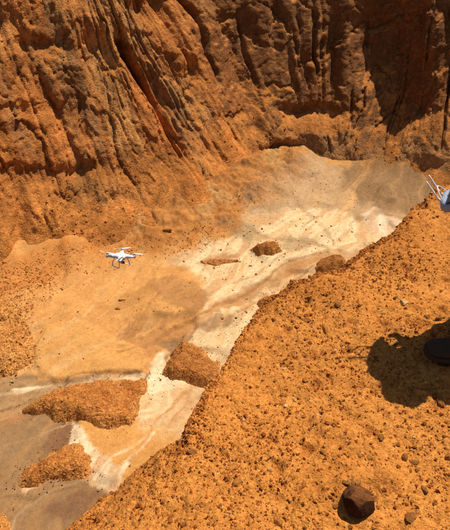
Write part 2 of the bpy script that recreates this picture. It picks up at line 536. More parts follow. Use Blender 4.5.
chan = sstep(0.70, 1.0, 1 - 2 * np.abs(vnoise(ua * 0.22, wv * 1.1, 81.0)))
z = z + lift - 0.035 * chan * sstep(1.0, 2.5, line_d(x, y, BASE))
z = z + 0.035 * streak * sstep(1.0, 2.5, line_d(x, y, BASE)) + 0.010 * fstreak
col = col * (1 + tal * (0.12 * rid_ + 0.10 * ridf))[:, None]
me = raw_mesh('canyon_floor', np.stack((x, y, z), 1), grid_quads(len(gx), len(gy)), color=np.clip(col, 0.01, 0.85))
floor_o = tag(link('canyon_floor', me, M_floor), 'sandy canyon floor streaked with cream, orange and grey mud', kind='structure')

_fz = z.reshape(len(gx), len(gy))
def floor_surface(xs, ys):
    i = np.clip(np.searchsorted(gx, xs) - 1, 0, len(gx) - 2)
    j = np.clip(np.searchsorted(gy, ys) - 1, 0, len(gy) - 2)
    u = (xs - gx[i]) / (gx[i + 1] - gx[i]); v = (ys - gy[j]) / (gy[j + 1] - gy[j])
    return (_fz[i, j] * (1 - u) * (1 - v) + _fz[i + 1, j] * u * (1 - v) + _fz[i, j + 1] * (1 - u) * v + _fz[i + 1, j + 1] * u * v)

# ------------------------------------------------------------------ the eroded cliff
S, P = resample(BASE + [(21.0, 9.0), (23.0, 2.0)], 0.045)
keep_ = (P[:, 0] < 13.0) | (np.arange(len(S)) % 4 == 0)     # coarser where it runs on out of sight
S, P = S[keep_], P[keep_]
T = np.gradient(P, S, axis=0)
k = 141
ker = np.hanning(k); ker /= ker.sum()
Tp = np.pad(T, ((k // 2, k // 2), (0, 0)), mode='edge')
T = np.stack([np.convolve(Tp[:, i], ker, 'valid') for i in range(2)], 1)
T /= np.linalg.norm(T, axis=1)[:, None]
NRM = np.stack((T[:, 1], -T[:, 0]), 1)          # into the canyon
H = np.concatenate((np.arange(-1.2, 10.0, 0.042), np.arange(10.0, 12.2, 0.12)))
bpx, _ = to_px(P[:, 0], P[:, 1], np.full(len(P), FLOOR_Z))
lean = np.interp(bpx, [-200, 60, 200, 262, 310, 420, 600], [0.54, 0.58, 0.66, 0.62, 0.56, 0.50, 0.46])
flare = np.interp(bpx, [-100, 30, 120, 200, 255, 300, 350, 400, 450, 520], [0.6, 0.8, 1.6, 2.1, 1.6, 1.2, 1.5, 2.1, 2.7, 3.0])
SS, HH = np.meshgrid(S, H, indexing='ij')
LE, FL = lean[:, None], flare[:, None]
off = -LE * np.maximum(HH, -1.2) + FL * np.exp(-np.maximum(HH, 0) / 1.3)
Q = P[:, None, :] + NRM[:, None, :] * off[..., None]
WX, WY, WZ = Q[..., 0], Q[..., 1], FLOOR_Z + HH
wpx, wpy = to_px(WX, WY, WZ)
lowtal = sstep(0.4, 2.2, HH)                    # 0 on the debris foot, 1 on the face
leftness = sstep(300, 230, bpx)[:, None]
# erosion runs with the fall line; relief is blocky and sharp-edged, fading out on the debris foot
ws = SS + 0.10 * HH * leftness + 0.30 * fbm(SS * 0.5, HH * 0.35, 1.1, 3)
wig = 0.35 * fbm(SS * 1.6, HH * 0.9, 71.0, 4)
fade = sstep(0.1, 1.7, HH)
D = 0.55 * fbm(ws * 0.33, HH * 0.10, 2.2, 3) * (0.25 + 0.75 * fade)
def groove(f, g, zz): return np.clip(1 - np.abs(vnoise(ws * f + wig * f * 0.5, HH * g, zz)) / 0.38, 0, 1)
g1, g2, g3 = groove(0.7, 0.07, 6.1), groove(1.5, 0.12, 8.8), groove(3.2, 0.28, 3.3)
gate1 = sstep(-0.3, 0.4, vnoise(SS * 0.4, HH * 0.3, 15.0)); gate2 = sstep(-0.3, 0.4, vnoise(SS * 0.7, HH * 0.4, 16.0))
D -= (0.27 * g1 ** 1.5 * gate1 + 0.12 * g2 ** 1.5 * gate2 + 0.05 * g3) * lowtal
f1, f2, rid = worley(ws * 0.85 + wig, HH * 0.34 + wig * 0.6, 3)
D += (0.11 * rid - 0.08 * sstep(0.10, 0.0, f2 - f1)) * lowtal
f1, f2, rid2 = worley(ws * 2.4 + wig * 1.5, HH * 1.15 + wig, 21)
D += (0.055 * rid2 - 0.04 * sstep(0.14, 0.0, f2 - f1)) * (0.25 + 0.75 * fade)
f1, f2, rid3 = worley(SS * 6.5 + wig * 3, HH * 4.5 + wig * 3, 33)
D += (0.028 * rid3 - 0.014 * sstep(0.2, 0.0, f2 - f1)) * (0.35 + 0.65 * fade)
D += 0.12 * fbm(SS * 1.1, HH * 0.8, 9.3, 4) * fade + 0.05 * fbm(SS * 3.4, HH * 2.8, 4.4, 5, 0.62) * (0.3 + 0.7 * fade)
# long narrow flutes cut by run-off
for f, g, wd, dep, zz in ((0.95, 0.045, 0.20, 0.26, 101.0), (1.9, 0.07, 0.24, 0.13, 103.0)):
    n = vnoise(ws * f + wig * 0.25, HH * g, zz)
    D -= dep * np.clip(1 - np.abs(n) / wd, 0, 1) ** 1.3 * sstep(1.8, 3.4, HH) * sstep(-0.5, 0.2, vnoise(SS * 0.3, HH * 0.25, zz + 1))
# open cracks
for i, (f, wdt, dep) in enumerate(((0.42, 0.050, 0.65), (0.8, 0.075, 0.45), (1.5, 0.10, 0.22))):
    n = vnoise(ws * f + 31.7 * i + wig * 0.3, HH * f * 0.12 + 3.3 * i, 5.0 + i)
    gate = sstep(0.0, 0.30, vnoise(SS * 0.55 + 9 * i, HH * 0.42, 14.0 + i))
    D -= dep * np.clip(1 - np.abs(n / wdt), 0, 1) * gate * lowtal
# patches where the face has crumbled away
band = sstep(0.05, 0.45, fbm(SS * 0.8, HH * 0.9, 19.0, 4)) * fade
D -= 0.13 * band * (1 + 0.6 * rid2)
FEAT = [  # photo position of a knob (+) or hollow (-), radii in photo pixels, metres
    (84, 22, 26, 24, 0.85), (38, 46, 24, 9, -0.55), (104, 62, 12, 26, -0.35), (150, 8, 16, 16, -1.0), (128, 14, 6, 22, 0.4), (62, 78, 22, 26, 0.3),
    (12, 24, 12, 12, -0.4), (30, 112, 30, 10, -0.5), (22, 132, 22, 8, -0.45), (70, 150, 34, 20, 0.30), (44, 178, 40, 9, -0.22), (100, 172, 30, 8, -0.18), (118, 206, 22, 10, -0.70),
    (100, 222, 26, 10, -0.25), (52, 218, 30, 16, 0.45), (20, 215, 7, 34, -0.6), (-4, 240, 16, 34, 1.1), (40, 200, 20, 20, 0.35),
    (180, 60, 14, 40, 0.35), (196, 90, 8, 40, -0.35), (222, 60, 10, 60, 0.40), (246, 60, 8, 60, -0.40), (268, 118, 8, 40, 0.4),
    (282, 150, 20, 8, -0.75), (300, 112, 22, 8, -0.65), (330, 112, 18, 7, -0.5), (338, 140, 34, 26, 0.85), (312, 132, 14, 14, 0.45),
    (277, 20, 6, 40, -0.7), (312, 40, 8, 50, 0.45), (330, 40, 5, 50, -0.35), (345, 40, 6, 50, 0.3),
    (388, 60, 30, 50, -1.5), (404, 112, 20, 16, -0.9), (366, 104, 10, 22, 0.9), (434, 136, 26, 26, 1.1), (432, 40, 14, 60, 0.7), (420, 30, 5, 50, -0.3),
]
for (fx, fy, rx, ry, a) in FEAT:
    wob = 6.0 * fbm(SS * 1.2, HH * 1.2, fx * 0.37, 3)
    q = ((wpx + wob - fx) / rx) ** 2 + ((wpy + wob - fy) / ry) ** 2
    D += a * (0.45 if fx < 265 else 0.65) * np.exp(-q ** 1.3)
# cones of loose sand fed by the gullies
CONES = [[(219, 122), (227, 128), (240, 146), (256, 162), (276, 176), (266, 192), (244, 186), (230, 164), (221, 142)],
         [(186, 160), (193, 164), (206, 182), (224, 206), (206, 216), (188, 204), (182, 180)],
         [(74, 214), (96, 220), (110, 226), (128, 208), (140, 222), (156, 246), (150, 262), (70, 262), (62, 236)],
         [(130, 226), (146, 214), (166, 226), (184, 246), (150, 252)],
         [(20, 244), (36, 238), (60, 250), (50, 270), (10, 276)]]
cone = np.zeros_like(D)
for P_ in CONES:
    wob = 5.0 * fbm(SS * 1.6, HH * 1.6, P_[0][0] * 0.31, 4, 0.6)
    cone = np.maximum(cone, sstep(-5.0, 5.0, poly_sd(wpx + wob, wpy + wob, P_)))
D = D * (1 - 0.75 * cone) + cone * (0.10 + 0.05 * fbm(SS * 1.2, HH * 1.2, 77.0, 3))
WX = WX + NRM[:, 0][:, None] * D
WY = WY + NRM[:, 1][:, None] * D
WZ = WZ + 0.05 * fbm(SS * 2.0, HH * 2.0, 33.0, 3)
# rust, ochre and grey-brown weathering, then the back wall's shade painted in darker
n1 = fbm(ws * 0.55, HH * 0.30, 40.0, 4)
n2 = fbm(ws * 1.6, HH * 0.22, 47.0, 4)
n3 = fbm(SS * 2.4, HH * 2.0, 51.0, 4)
rustc, ochre, greyb, deep = alb(188, 116, 56), alb(200, 146, 84), alb(150, 114, 74), alb(138, 86, 44)
wc = np.tile(rustc, (WX.size, 1)).reshape(*WX.shape, 3)
def blend(c, a):
    global wc
    wc = wc + (c - wc) * np.clip(a, 0, 1)[..., None]
blend(ochre, sstep(-0.05, 0.45, n1) * 0.8)
blend(greyb, sstep(0.02, 0.40, n2) * 0.75)
blend(deep, sstep(0.05, 0.45, n3) * 0.6)
blend(deep, band * 0.5)
blend(alb(140, 96, 54), (sstep(120, 270, wpx) * sstep(170, 60, wpy)) * 0.5)  # darker brown towards the upper right
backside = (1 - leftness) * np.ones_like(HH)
blend(alb(124, 80, 44), backside * 0.8)  # shade of the back wall put into its colour as darker brown
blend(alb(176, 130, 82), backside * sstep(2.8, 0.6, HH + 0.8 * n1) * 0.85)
blend(alb(208, 138, 66), leftness * sstep(2.6, 0.5, HH + 1.1 * n1) * 0.9)
blend(greyb, leftness * sstep(3.4, 1.0, HH) * sstep(0.0, 0.4, n2) * 0.5)
blend(alb(206, 128, 58), cone * (0.85 + 0.25 * n3))
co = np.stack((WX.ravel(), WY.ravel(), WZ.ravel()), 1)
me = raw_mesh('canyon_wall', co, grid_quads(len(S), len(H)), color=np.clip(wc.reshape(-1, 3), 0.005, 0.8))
wall_o = tag(link('canyon_wall', me, M_wall), 'tall fissured rust coloured earth cliff around the canyon', kind='structure')
# level ground behind the rim
rim = co.reshape(len(S), len(H), 3)[:, -1, :][::8]
outw = NRM[::8]
rows = []
for k_, (dist, up) in enumerate(((0.0, 0.0), (0.6, 0.25), (3, 0.5), (40, 0.9), (160, 0.9))):
    r = rim.copy()
    r[:, :2] -= outw * dist
    r[:, 2] = r[:, 2] * (1 if k_ == 0 else 0) + (0 if k_ == 0 else FLOOR_Z + 12.2) + (up if k_ else -0.004)
    rows.append(r)
pl = np.stack(rows, 1)
me = raw_mesh('plateau', pl.reshape(-1, 3), grid_quads(pl.shape[0], pl.shape[1]), color=np.tile(alb(196, 122, 58), (pl.shape[0] * pl.shape[1], 1)))
tag(link('plateau', me, M_mound), kind='structure')

# ------------------------------------------------------------------ the near ridge
def plane_z(x, y):
    x, y = np.asarray(x, float), np.asarray(y, float)
    return -1.60 + 0.085 * x + 0.0 * y

def hit_plane(px, py):
    d = ray(px, py)
    # -1.6 + .085 x = z
    k = -1.60 / (d[2] - 0.085 * d[0])
    return d * k

# edge of the near ground in the photo, and where the face below it ends on the floor (None: a steep drop)
EDGE = [((-30, 760), (-190, 760)), ((50, 640), (-40, 640)), ((112, 556), (46, 556)), ((150, 510), (98, 508)), ((172, 478), (130, 479)), ((182, 456), (156, 456)), ((186, 440), None), ((190, 418), None), ((194, 404), None),
        ((204, 385), None), ((214, 368), None), ((226, 350), None), ((238, 329), None), ((250, 311), None), ((262, 299), None), ((275, 293), None),
        ((290, 283), None), ((305, 277), None), ((318, 268), None), ((335, 263), None), ((350, 255), None), ((365, 245), None), ((380, 236), None),
        ((395, 227), None), ((408, 217), None), ((418, 204), None), ((428, 197), None), ((440, 190), None), ((460, 176), None), ((500, 158), None), ((560, 140), None), ((640, 124), None)]
E, G, F = [], [], []
N0 = np.array((0.77, -0.64))
for e, f in EDGE:
    if f is None:                               # the relief stands out a little beyond the line
        e = (e[0] + float(np.interp(e[1], [190, 250, 320, 400, 440], [0, 5, 12, 11, 4])) + random.uniform(-2.5, 2.5), e[1])
    p = hit_plane(*e)
    E.append(p[:2])
    if f is None:
        g = np.array((*(p[:2] - N0 * 0.03), p[2] - 0.03))
    else:                                       # shoulder: falls about 40 degrees from the brow
        dd = ray(*f)
        for kk_ in np.arange(1.0, 4.0, 0.004):
            g = dd * kk_
            if (p[2] - g[2]) > 0.80 * np.hypot(*(g[:2] - p[:2])):
                break
    G.append(g)
    q = g[:2] - N0 * 1.9
    F.append((q[0], q[1], FLOOR_Z - 0.3))
E, G, F = np.array(E), np.array(G), np.array(F)
sE = np.concatenate(([0], np.cumsum(np.hypot(*np.diff(E, axis=0).T))))
def usamp(lo, hi, step): return np.arange(lo, hi, step)
U = np.concatenate((usamp(0, 5.0, 0.0085), usamp(5.0, sE[-1], 0.03)))
Eu = np.stack([np.interp(U, sE, E[:, i]) for i in range(2)], 1)
Fu = np.stack([np.interp(U, sE, F[:, i]) for i in range(3)], 1)
Gu = np.stack([np.interp(U, sE, G[:, i]) for i in range(3)], 1)
kk = 41; ker = np.hanning(kk); ker /= ker.sum()
Fu = np.stack([np.convolve(np.pad(Fu[:, i], kk // 2, mode='edge'), ker, 'valid') for i in range(3)], 1)
Dn = np.concatenate((-np.geomspace(26.0, 2.4, 40)[:-1], np.arange(-2.4, -0.0001, 0.0085)))   # behind the edge
V1 = np.linspace(0, 1, 44, endpoint=False)                                                     # over the shoulder
V = np.concatenate(([0.0], np.geomspace(0.002, 1.0, 110)))                                    # down the face
NX = len(Dn) + len(V1) + len(V)
RX = np.empty((len(U), NX)); RY = np.empty_like(RX); RZ = np.empty_like(RX)
nd = len(Dn)
RX[:, :nd] = Eu[:, :1] - Dn[None, :] * N0[0]
RY[:, :nd] = Eu[:, 1:] - Dn[None, :] * N0[1]
RZ[:, :nd] = plane_z(RX[:, :nd], RY[:, :nd])
e3 = np.stack((Eu[:, 0], Eu[:, 1], plane_z(Eu[:, 0], Eu[:, 1])), 1)
n1_ = nd + len(V1)
for R_, c_ in ((RX, 0), (RY, 1), (RZ, 2)):
    R_[:, nd:n1_] = e3[:, c_:c_ + 1] + (Gu[:, c_:c_ + 1] - e3[:, c_:c_ + 1]) * V1[None, :]
    R_[:, n1_:] = Gu[:, c_:c_ + 1] + (Fu[:, c_:c_ + 1] - Gu[:, c_:c_ + 1]) * V[None, :]
RZ[:, :nd] -= 0.030 * np.exp(Dn / 0.10)[None, :]
RZ[:, nd:n1_] -= 0.030 * (1 - V1[None, :])
farw = np.ones_like(RX)
facing = np.zeros_like(RX); facing[:, n1_:] = 1.0
gdist = np.sqrt(RX ** 2 + RY ** 2 + RZ ** 2)
lump = fbm(RX * 3.0, RY * 3.0, RZ * 3.0, 4)
clod = fbm(RX * 11.0, RY * 11.0, RZ * 11.0, 4)
grit = fbm(RX * 42.0, RY * 42.0, RZ * 42.0, 3)
pit = sstep(0.25, 0.55, fbm(RX * 17.0 + 3, RY * 17.0, RZ * 17.0, 3))
rough = facing * sstep(0, 0.05, np.concatenate((np.zeros(n1_), V)))[None, :]
dz = 0.055 * fbm(RX * 1.3, RY * 1.3, RZ * 1.3 + 5.0, 2) + 0.044 * lump + 0.019 * clod + 0.0085 * grit - 0.016 * pit + 0.010 * np.abs(fbm(RX * 24.0, RY * 24.0, RZ * 24.0, 3))
RZ = RZ + dz * (1 - 0.5 * rough)
# horizontal relief on the steep face
RX = RX + rough * (-N0[0]) * (0.08 * lump + 0.04 * clod + 0.012 * grit)
RY = RY + rough * (-N0[1]) * (0.08 * lump + 0.04 * clod + 0.012 * grit)
big = sstep(2.5, 7.0, gdist) * facing
RZ = RZ + big * (0.30 * fbm(RX * 0.9, RY * 0.9, RZ * 0.9, 4) + 0.10 * fbm(RX * 3.5, RY * 3.5, RZ * 3.5, 3))
near_co = np.stack((RX.ravel(), RY.ravel(), RZ.ravel()), 1)
sc = np.tile(alb(212, 141, 65), (near_co.shape[0], 1))
a = sstep(-0.1, 0.5, lump).ravel()
sc += (alb(194, 122, 50) - sc) * (a * 0.6)[:, None]
a = sstep(0.0, 0.5, fbm(RX * 1.3, RY * 1.3, 60.0, 4)).ravel()
sc += (alb(216, 140, 62) - sc) * (a * 0.55)[:, None]
a = (pit * 0.5 + sstep(0.1, 0.5, clod) * 0.25).ravel()
sc += (alb(172, 104, 46) - sc) * np.clip(a, 0, 1)[:, None]
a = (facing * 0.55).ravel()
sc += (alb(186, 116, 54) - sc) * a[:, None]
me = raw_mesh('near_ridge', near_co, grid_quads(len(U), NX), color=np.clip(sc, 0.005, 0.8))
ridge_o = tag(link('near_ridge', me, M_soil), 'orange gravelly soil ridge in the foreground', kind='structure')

from mathutils.bvhtree import BVHTree
def drop(x, y, zoff=5.0):
    """height of the near ridge at x, y"""
    ok, loc, nor, idx = ridge_o.ray_cast(Vector((x, y, zoff)), Vector((0, 0, -1)))
    return (loc.z, nor) if ok else (float(plane_z(x, y)), Vector((0, 0, 1)))

def hit_near(px, py):
    d = Vector(ray(px, py)).normalized()
    ok, loc, nor, idx = ridge_o.ray_cast(Vector((0, 0, 0)), d)
    return (loc, nor) if ok else (Vector(hit_plane(px, py)), Vector((0, 0, 1)))

# ------------------------------------------------------------------ crumbly soil mounds on the floor
def ico(sub):
    bm = bmesh.new()
    bmesh.ops.create_icosphere(bm, subdivisions=sub, radius=1.0)
    v = np.array([p.co[:] for p in bm.verts]); f = np.array([[q.index for q in p.verts] for p in bm.faces])
    bm.free()
    return v, f
ICO1, ICO2, ICO3 = ico(1), ico(2), ico(3)

OCT = (np.array([(1, 0, 0), (-1, 0, 0), (0, 1, 0), (0, -1, 0), (0, 0, 1), (0, 0, -1)], float),
       np.array([(0, 2, 4), (2, 1, 4), (1, 3, 4), (3, 0, 4), (2, 0, 5), (1, 2, 5), (3, 1, 5), (0, 3, 5)]))
def scatter_mesh(name, pts, nors, sizes, colors, seed=0, flat=0.7, base=None):
    """many small angular lumps joined in one mesh"""
    rg = np.random.default_rng(seed)
    v0, f0 = base or ICO1
    n = len(pts)
    vv = v0[None] * (1 + 0.28 * rg.standard_normal((n, len(v0), 1)))
    vv = vv * rg.uniform(0.65, 1.35, (n, 1, 3)) * np.array((1, 1, flat))
    a = rg.uniform(0, 2 * np.pi, n)
    ca, sa = np.cos(a), np.sin(a)
    x_ = vv[..., 0] * ca[:, None] - vv[..., 1] * sa[:, None]
    y_ = vv[..., 0] * sa[:, None] + vv[..., 1] * ca[:, None]
    vv = np.stack((x_, y_, vv[..., 2]), -1) * sizes[:, None, None] + pts[:, None, :]
    ff = f0[None] + (np.arange(n) * len(v0))[:, None, None]
    return raw_mesh(name, vv.reshape(-1, 3), tris=ff.reshape(-1, 3), color=np.repeat(colors, len(v0), 0), smooth=False)

MOUND_COL = [alb(196, 128, 62), alb(180, 110, 50), alb(206, 142, 74), alb(150, 92, 44)]
def mound(px_pts, height, label, step=0.03, shape=0.35, clods=900, seed=1, tone=1.0, csize=(0.006, 0.022), cols=None):
    MOUND_COL = cols or [alb(196, 128, 62), alb(180, 110, 50), alb(206, 142, 74), alb(150, 92, 44)]
    height *= 0.85
    Pw = wpoly(px_pts)
    cx, cy = np.mean([p[0] for p in Pw]), np.mean([p[1] for p in Pw])
    x0, x1 = min(p[0] for p in Pw) - 0.25, max(p[0] for p in Pw) + 0.25
    y0, y1 = min(p[1] for p in Pw) - 0.25, max(p[1] for p in Pw) + 0.25
    ax = np.arange(x0, x1, step); ay = np.arange(y0, y1, step)
    A, B = np.meshgrid(ax, ay, indexing='ij')
    w = 0.22 * fbm(A * 1.8, B * 1.8, seed * 3.1, 5, 0.62)
    sd = poly_sd(A, B, Pw) + w
    t = np.clip(sd / shape, 0, 1)
    prof = height * (1 - (1 - t) ** 2.2)
    prof = prof * (0.8 + 0.35 * fbm(A * 1.2, B * 1.2, seed * 1.7, 3)) + 0.055 * fbm(A * 5, B * 5, seed, 4) * sstep(0, 0.15, sd) + 0.03 * ridged(A * 8, B * 8, seed + .5, 2) * sstep(0, .1, sd)
    zz = floor_surface(A.ravel(), B.ravel()).reshape(A.shape) + prof + np.where(sd < 0, np.maximum(sd, -0.2) * 1.2, 0) + 0.02
    q = grid_quads(len(ax), len(ay))
    keep = (sd.ravel()[q] > -0.16).any(1)
    q = q[keep]
    used = np.unique(q)
    remap = -np.ones(A.size, int); remap[used] = np.arange(len(used))
    co = np.stack((A.ravel() - cx, B.ravel() - cy, zz.ravel()), 1)[used]
    z0 = float(floor_z(cx, cy))
    co[:, 2] -= z0
    n1 = fbm(A * 3, B * 3, seed + 5, 4).ravel()[used]
    c = np.tile(MOUND_COL[0] * tone, (len(co), 1))
    c += (MOUND_COL[1] * tone - c) * sstep(0, .5, n1)[:, None]
    c += (alb(214, 152, 82) - c) * (sstep(0.22, -0.06, sd.ravel()[used]) * 0.75)[:, None]
    root = empty('soil_mound', (cx, cy, z0))
    tag(root, label, 'mound', 'crumbly soil mounds on the canyon floor')
    link('heap', raw_mesh('mound_heap', co, remap[q], color=c), M_mound, root)
    rg = np.random.default_rng(seed)
    idx = rg.choice(len(co), int(clods * 1.5), replace=True)
    sz = csize[0] * (csize[1] / csize[0]) ** (rg.uniform(0, 1, len(idx)) ** 2.5)
    pc = co[idx].copy()
    pc[:, :2] += rg.uniform(-step / 2, step / 2, (len(idx), 2))
    spill = rg.uniform(0, 1, len(idx)) < 0.16   # crumbs that rolled off onto the sand
    pc[spill, :2] *= 1 + np.abs(rg.normal(0.0, 0.12, spill.sum()))[:, None]
    wxy = pc[spill, :2] + np.array((cx, cy))
    pc[spill, 2] = np.maximum(pc[spill, 2] * (poly_sd(wxy[:, 0], wxy[:, 1], Pw) > 0), floor_surface(wxy[:, 0], wxy[:, 1]) - z0)
    cc = np.array(MOUND_COL)[rg.choice(4, len(idx), p=(0.48, 0.3, 0.19, 0.03))] * tone
    tag(link('clods', scatter_mesh('mound_clods', pc, None, sz, cc, seed, base=OCT), M_mound, root), kind='stuff')
    return root

mound([(22, 412), (30, 402), (55, 392), (80, 384), (118, 382), (146, 380), (141, 396), (138, 414), (132, 428), (108, 428), (72, 420), (44, 416)], 0.30,
      'long low rust mound between the mud flat and the smooth orange sand tongue', seed=2, clods=2200)
mound([(20, 484), (28, 470), (48, 456), (62, 444), (76, 446), (88, 458), (90, 472), (78, 478), (52, 478), (34, 486)], 0.26,
      'wedge shaped ochre mound rising out of the grey mud', seed=3, clods=1500)
mound([(162, 374), (170, 352), (182, 344), (204, 348), (219, 364), (222, 382), (208, 390), (186, 384), (170, 380)], 0.34,
      'rounded brown mound in the cream sand just left of the near ridge', seed=4, clods=1300, tone=0.85)
mound([(250, 250), (256, 246), (266, 244), (278, 244), (281, 252), (274, 257), (258, 256)], 0.42,
      'small rust lump standing alone on the cream sand', seed=5, clods=300, shape=0.3, tone=0.8)
mound([(314, 272), (318, 262), (330, 257), (343, 258), (346, 272), (330, 280)], 0.45,
      'dark brown lump peeking over the near ridge crest', seed=6, clods=300, shape=0.3, tone=0.75)
mound([(258, 304), (264, 296), (274, 294), (282, 300), (276, 312), (262, 312)], 0.22,
      'low dark lump touching the near ridge edge on the wash', seed=7, clods=200, shape=0.25, tone=0.75)
mound([(-70, 400), (-40, 330), (-10, 300), (14, 300), (26, 318), (36, 345), (34, 362), (14, 370), (-20, 384)], 0.35,
      'cloddy heap of broken ochre earth at the left edge', seed=8, clods=5000, csize=(0.010, 0.045), tone=1.0, shape=1.1, cols=[alb(214, 152, 80), alb(200, 134, 66), alb(222, 164, 94), alb(186, 120, 58)])
mound([(-60, 560), (-20, 525), (0, 516), (8, 530), (4, 560), (-30, 590)], 0.2,
      'tip of an orange mound in the bottom left corner', seed=9, clods=500)
mound([(202, 263), (212, 260), (224, 259), (236, 260), (240, 262), (226, 264), (210, 265)], 0.07,
      'flat strip of rust rubble edging the cream sand', seed=10, clods=400, shape=0.2, tone=0.85)

# ------------------------------------------------------------------ debris below the left cliff and stones on the wash
rg = np.random.default_rng(5)
def zone_scatter(n, pts, seed):
    Pw = wpoly(pts)
    rg = np.random.default_rng(seed)
    x0, x1 = min(p[0] for p in Pw), max(p[0] for p in Pw)
    y0, y1 = min(p[1] for p in Pw), max(p[1] for p in Pw)
    xs, ys = rg.uniform(x0, x1, n * 4), rg.uniform(y0, y1, n * 4)
    dens = sstep(-0.5, 0.5, fbm(xs * 0.8, ys * 0.8, seed * 0.77, 3))
    ok = (poly_sd(xs, ys, Pw) > 0) & (rg.uniform(0, 1, len(xs)) < 0.15 + 0.85 * dens)
    return xs[ok][:n], ys[ok][:n]

def gravel(name, label, groups, mat=M_mound):
    P_, S_, C_ = [], [], []
    for n, pts, lo, hi, cols, seed in groups:
        gx_, gy_ = zone_scatter(n, pts, seed)
        rg = np.random.default_rng(seed)
        s = lo * (hi / lo) ** (rg.uniform(0, 1, len(gx_)) ** 2.2)
        P_.append(np.stack((gx_, gy_, floor_surface(gx_, gy_) + s * 0.25), 1)); S_.append(s)
        C_.append(np.array(cols)[rg.integers(0, len(cols), len(gx_))])
    o = link(name, scatter_mesh(name, np.concatenate(P_), None, np.concatenate(S_), np.concatenate(C_), 3, base=OCT), mat)
    tag(o, label, 'gravel', kind='stuff')

BR = [alb(166, 104, 52), alb(140, 88, 48), alb(190, 118, 56)]
gravel('floor_gravel', 'loose rubble and gravel strewn over the canyon floor', [
    (1900, [(30, 250), (60, 244), (110, 244), (180, 240), (215, 225), (230, 232), (205, 252), (150, 262), (90, 275), (40, 275), (30, 262)], 0.007, 0.034, [alb(176, 112, 56), alb(196, 128, 62), alb(206, 140, 68)], 21),
    (1600, [(0, 262), (40, 258), (70, 280), (50, 300), (30, 320), (0, 300)], 0.008, 0.045, [alb(212, 146, 74), alb(196, 124, 58)], 22),
    (380, [(205, 245), (250, 218), (330, 210), (360, 225), (320, 262), (290, 260), (230, 295), (200, 280)], 0.008, 0.028, BR, 23),
    (2600, [(120, 246), (180, 234), (225, 206), (255, 182), (290, 172), (300, 185), (262, 205), (240, 222), (205, 250), (150, 260)], 0.006, 0.030, BR + [alb(206, 136, 64), alb(196, 140, 80)], 27),
    (300, [(230, 300), (260, 290), (300, 270), (250, 320), (220, 360), (205, 370)], 0.010, 0.03, BR, 24),
    (350, [(236, 200), (262, 178), (310, 168), (420, 178), (430, 196), (350, 212), (290, 210)], 0.010, 0.028, [alb(130, 90, 54), alb(168, 124, 80)], 25),
    (200, [(90, 270), (160, 262), (215, 300), (150, 340), (60, 330), (50, 300)], 0.007, 0.022, BR, 26),
])

# rubble lying on the cliff foot
n = 9000
ii = RNG.integers(int(np.searchsorted(bpx[:len(S) // 2], -120)), int(np.argmax(P[:, 0] > 11.0)), n)
jj = RNG.integers(int(np.searchsorted(H, 0.1)), int(np.searchsorted(H, 2.6)), n)
dens = fbm(SS[ii, jj] * 0.7, HH[ii, jj] * 0.9, 91.0, 3)
ok = RNG.uniform(0, 1, n) < sstep(-0.35, 0.35, dens) * sstep(2.8, 0.4, HH[ii, jj])
ii, jj = ii[ok], jj[ok]
pts = np.stack((WX[ii, jj], WY[ii, jj], WZ[ii, jj]), 1)
pts[:, 2] += 0.01
cc = wc[ii, jj] * RNG.uniform(0.65, 1.15, len(ii))[:, None]
tag(link('talus_rubble', scatter_mesh('talus_rubble', pts, None, 0.010 * 6.0 ** (RNG.uniform(0, 1, len(ii)) ** 2.6), cc, 29, 0.9, base=OCT), M_wall), 'loose rubble on the debris slope at the cliff foot', 'gravel', kind='stuff')

def stone_mesh(name, sub, seed, flat=0.75, rough=0.18, cuts=7, smooth=False):
    v, f = (ICO1, ICO2, ICO3)[sub - 1]
    rg = np.random.default_rng(seed)
    o = rg.uniform(0, 50, 3)
    r = 1 + rough * 1.6 * vnoise(v[:, 0] * 1.1 + o[0], v[:, 1] * 1.1 + o[1], v[:, 2] * 1.1 + o[2]) + rough * 0.6 * vnoise(v[:, 0] * 3 + o[0], v[:, 1] * 3 + o[1], v[:, 2] * 3 + o[2])
    vv = v * r[:, None]
    for _ in range(cuts):                       # broken faces
        nn = rg.standard_normal(3); nn /= np.linalg.norm(nn)
        dd = rg.uniform(0.55, 0.85)
        ex = np.maximum(vv @ nn - dd, 0)
        vv = vv - ex[:, None] * nn * 0.92
    vv = vv * np.array((1.15, rg.uniform(0.8, 1.1), flat * rg.uniform(0.85, 1.15)))
    return raw_mesh(name, vv, tris=f, smooth=smooth)

STONES = {}
for mi in range(5):
    for k_ in range(4):
        me = stone_mesh('stone', 2, 100 + mi * 10 + k_)
        me.materials.append(M_stones[mi])
        STONES[(mi, k_)] = me

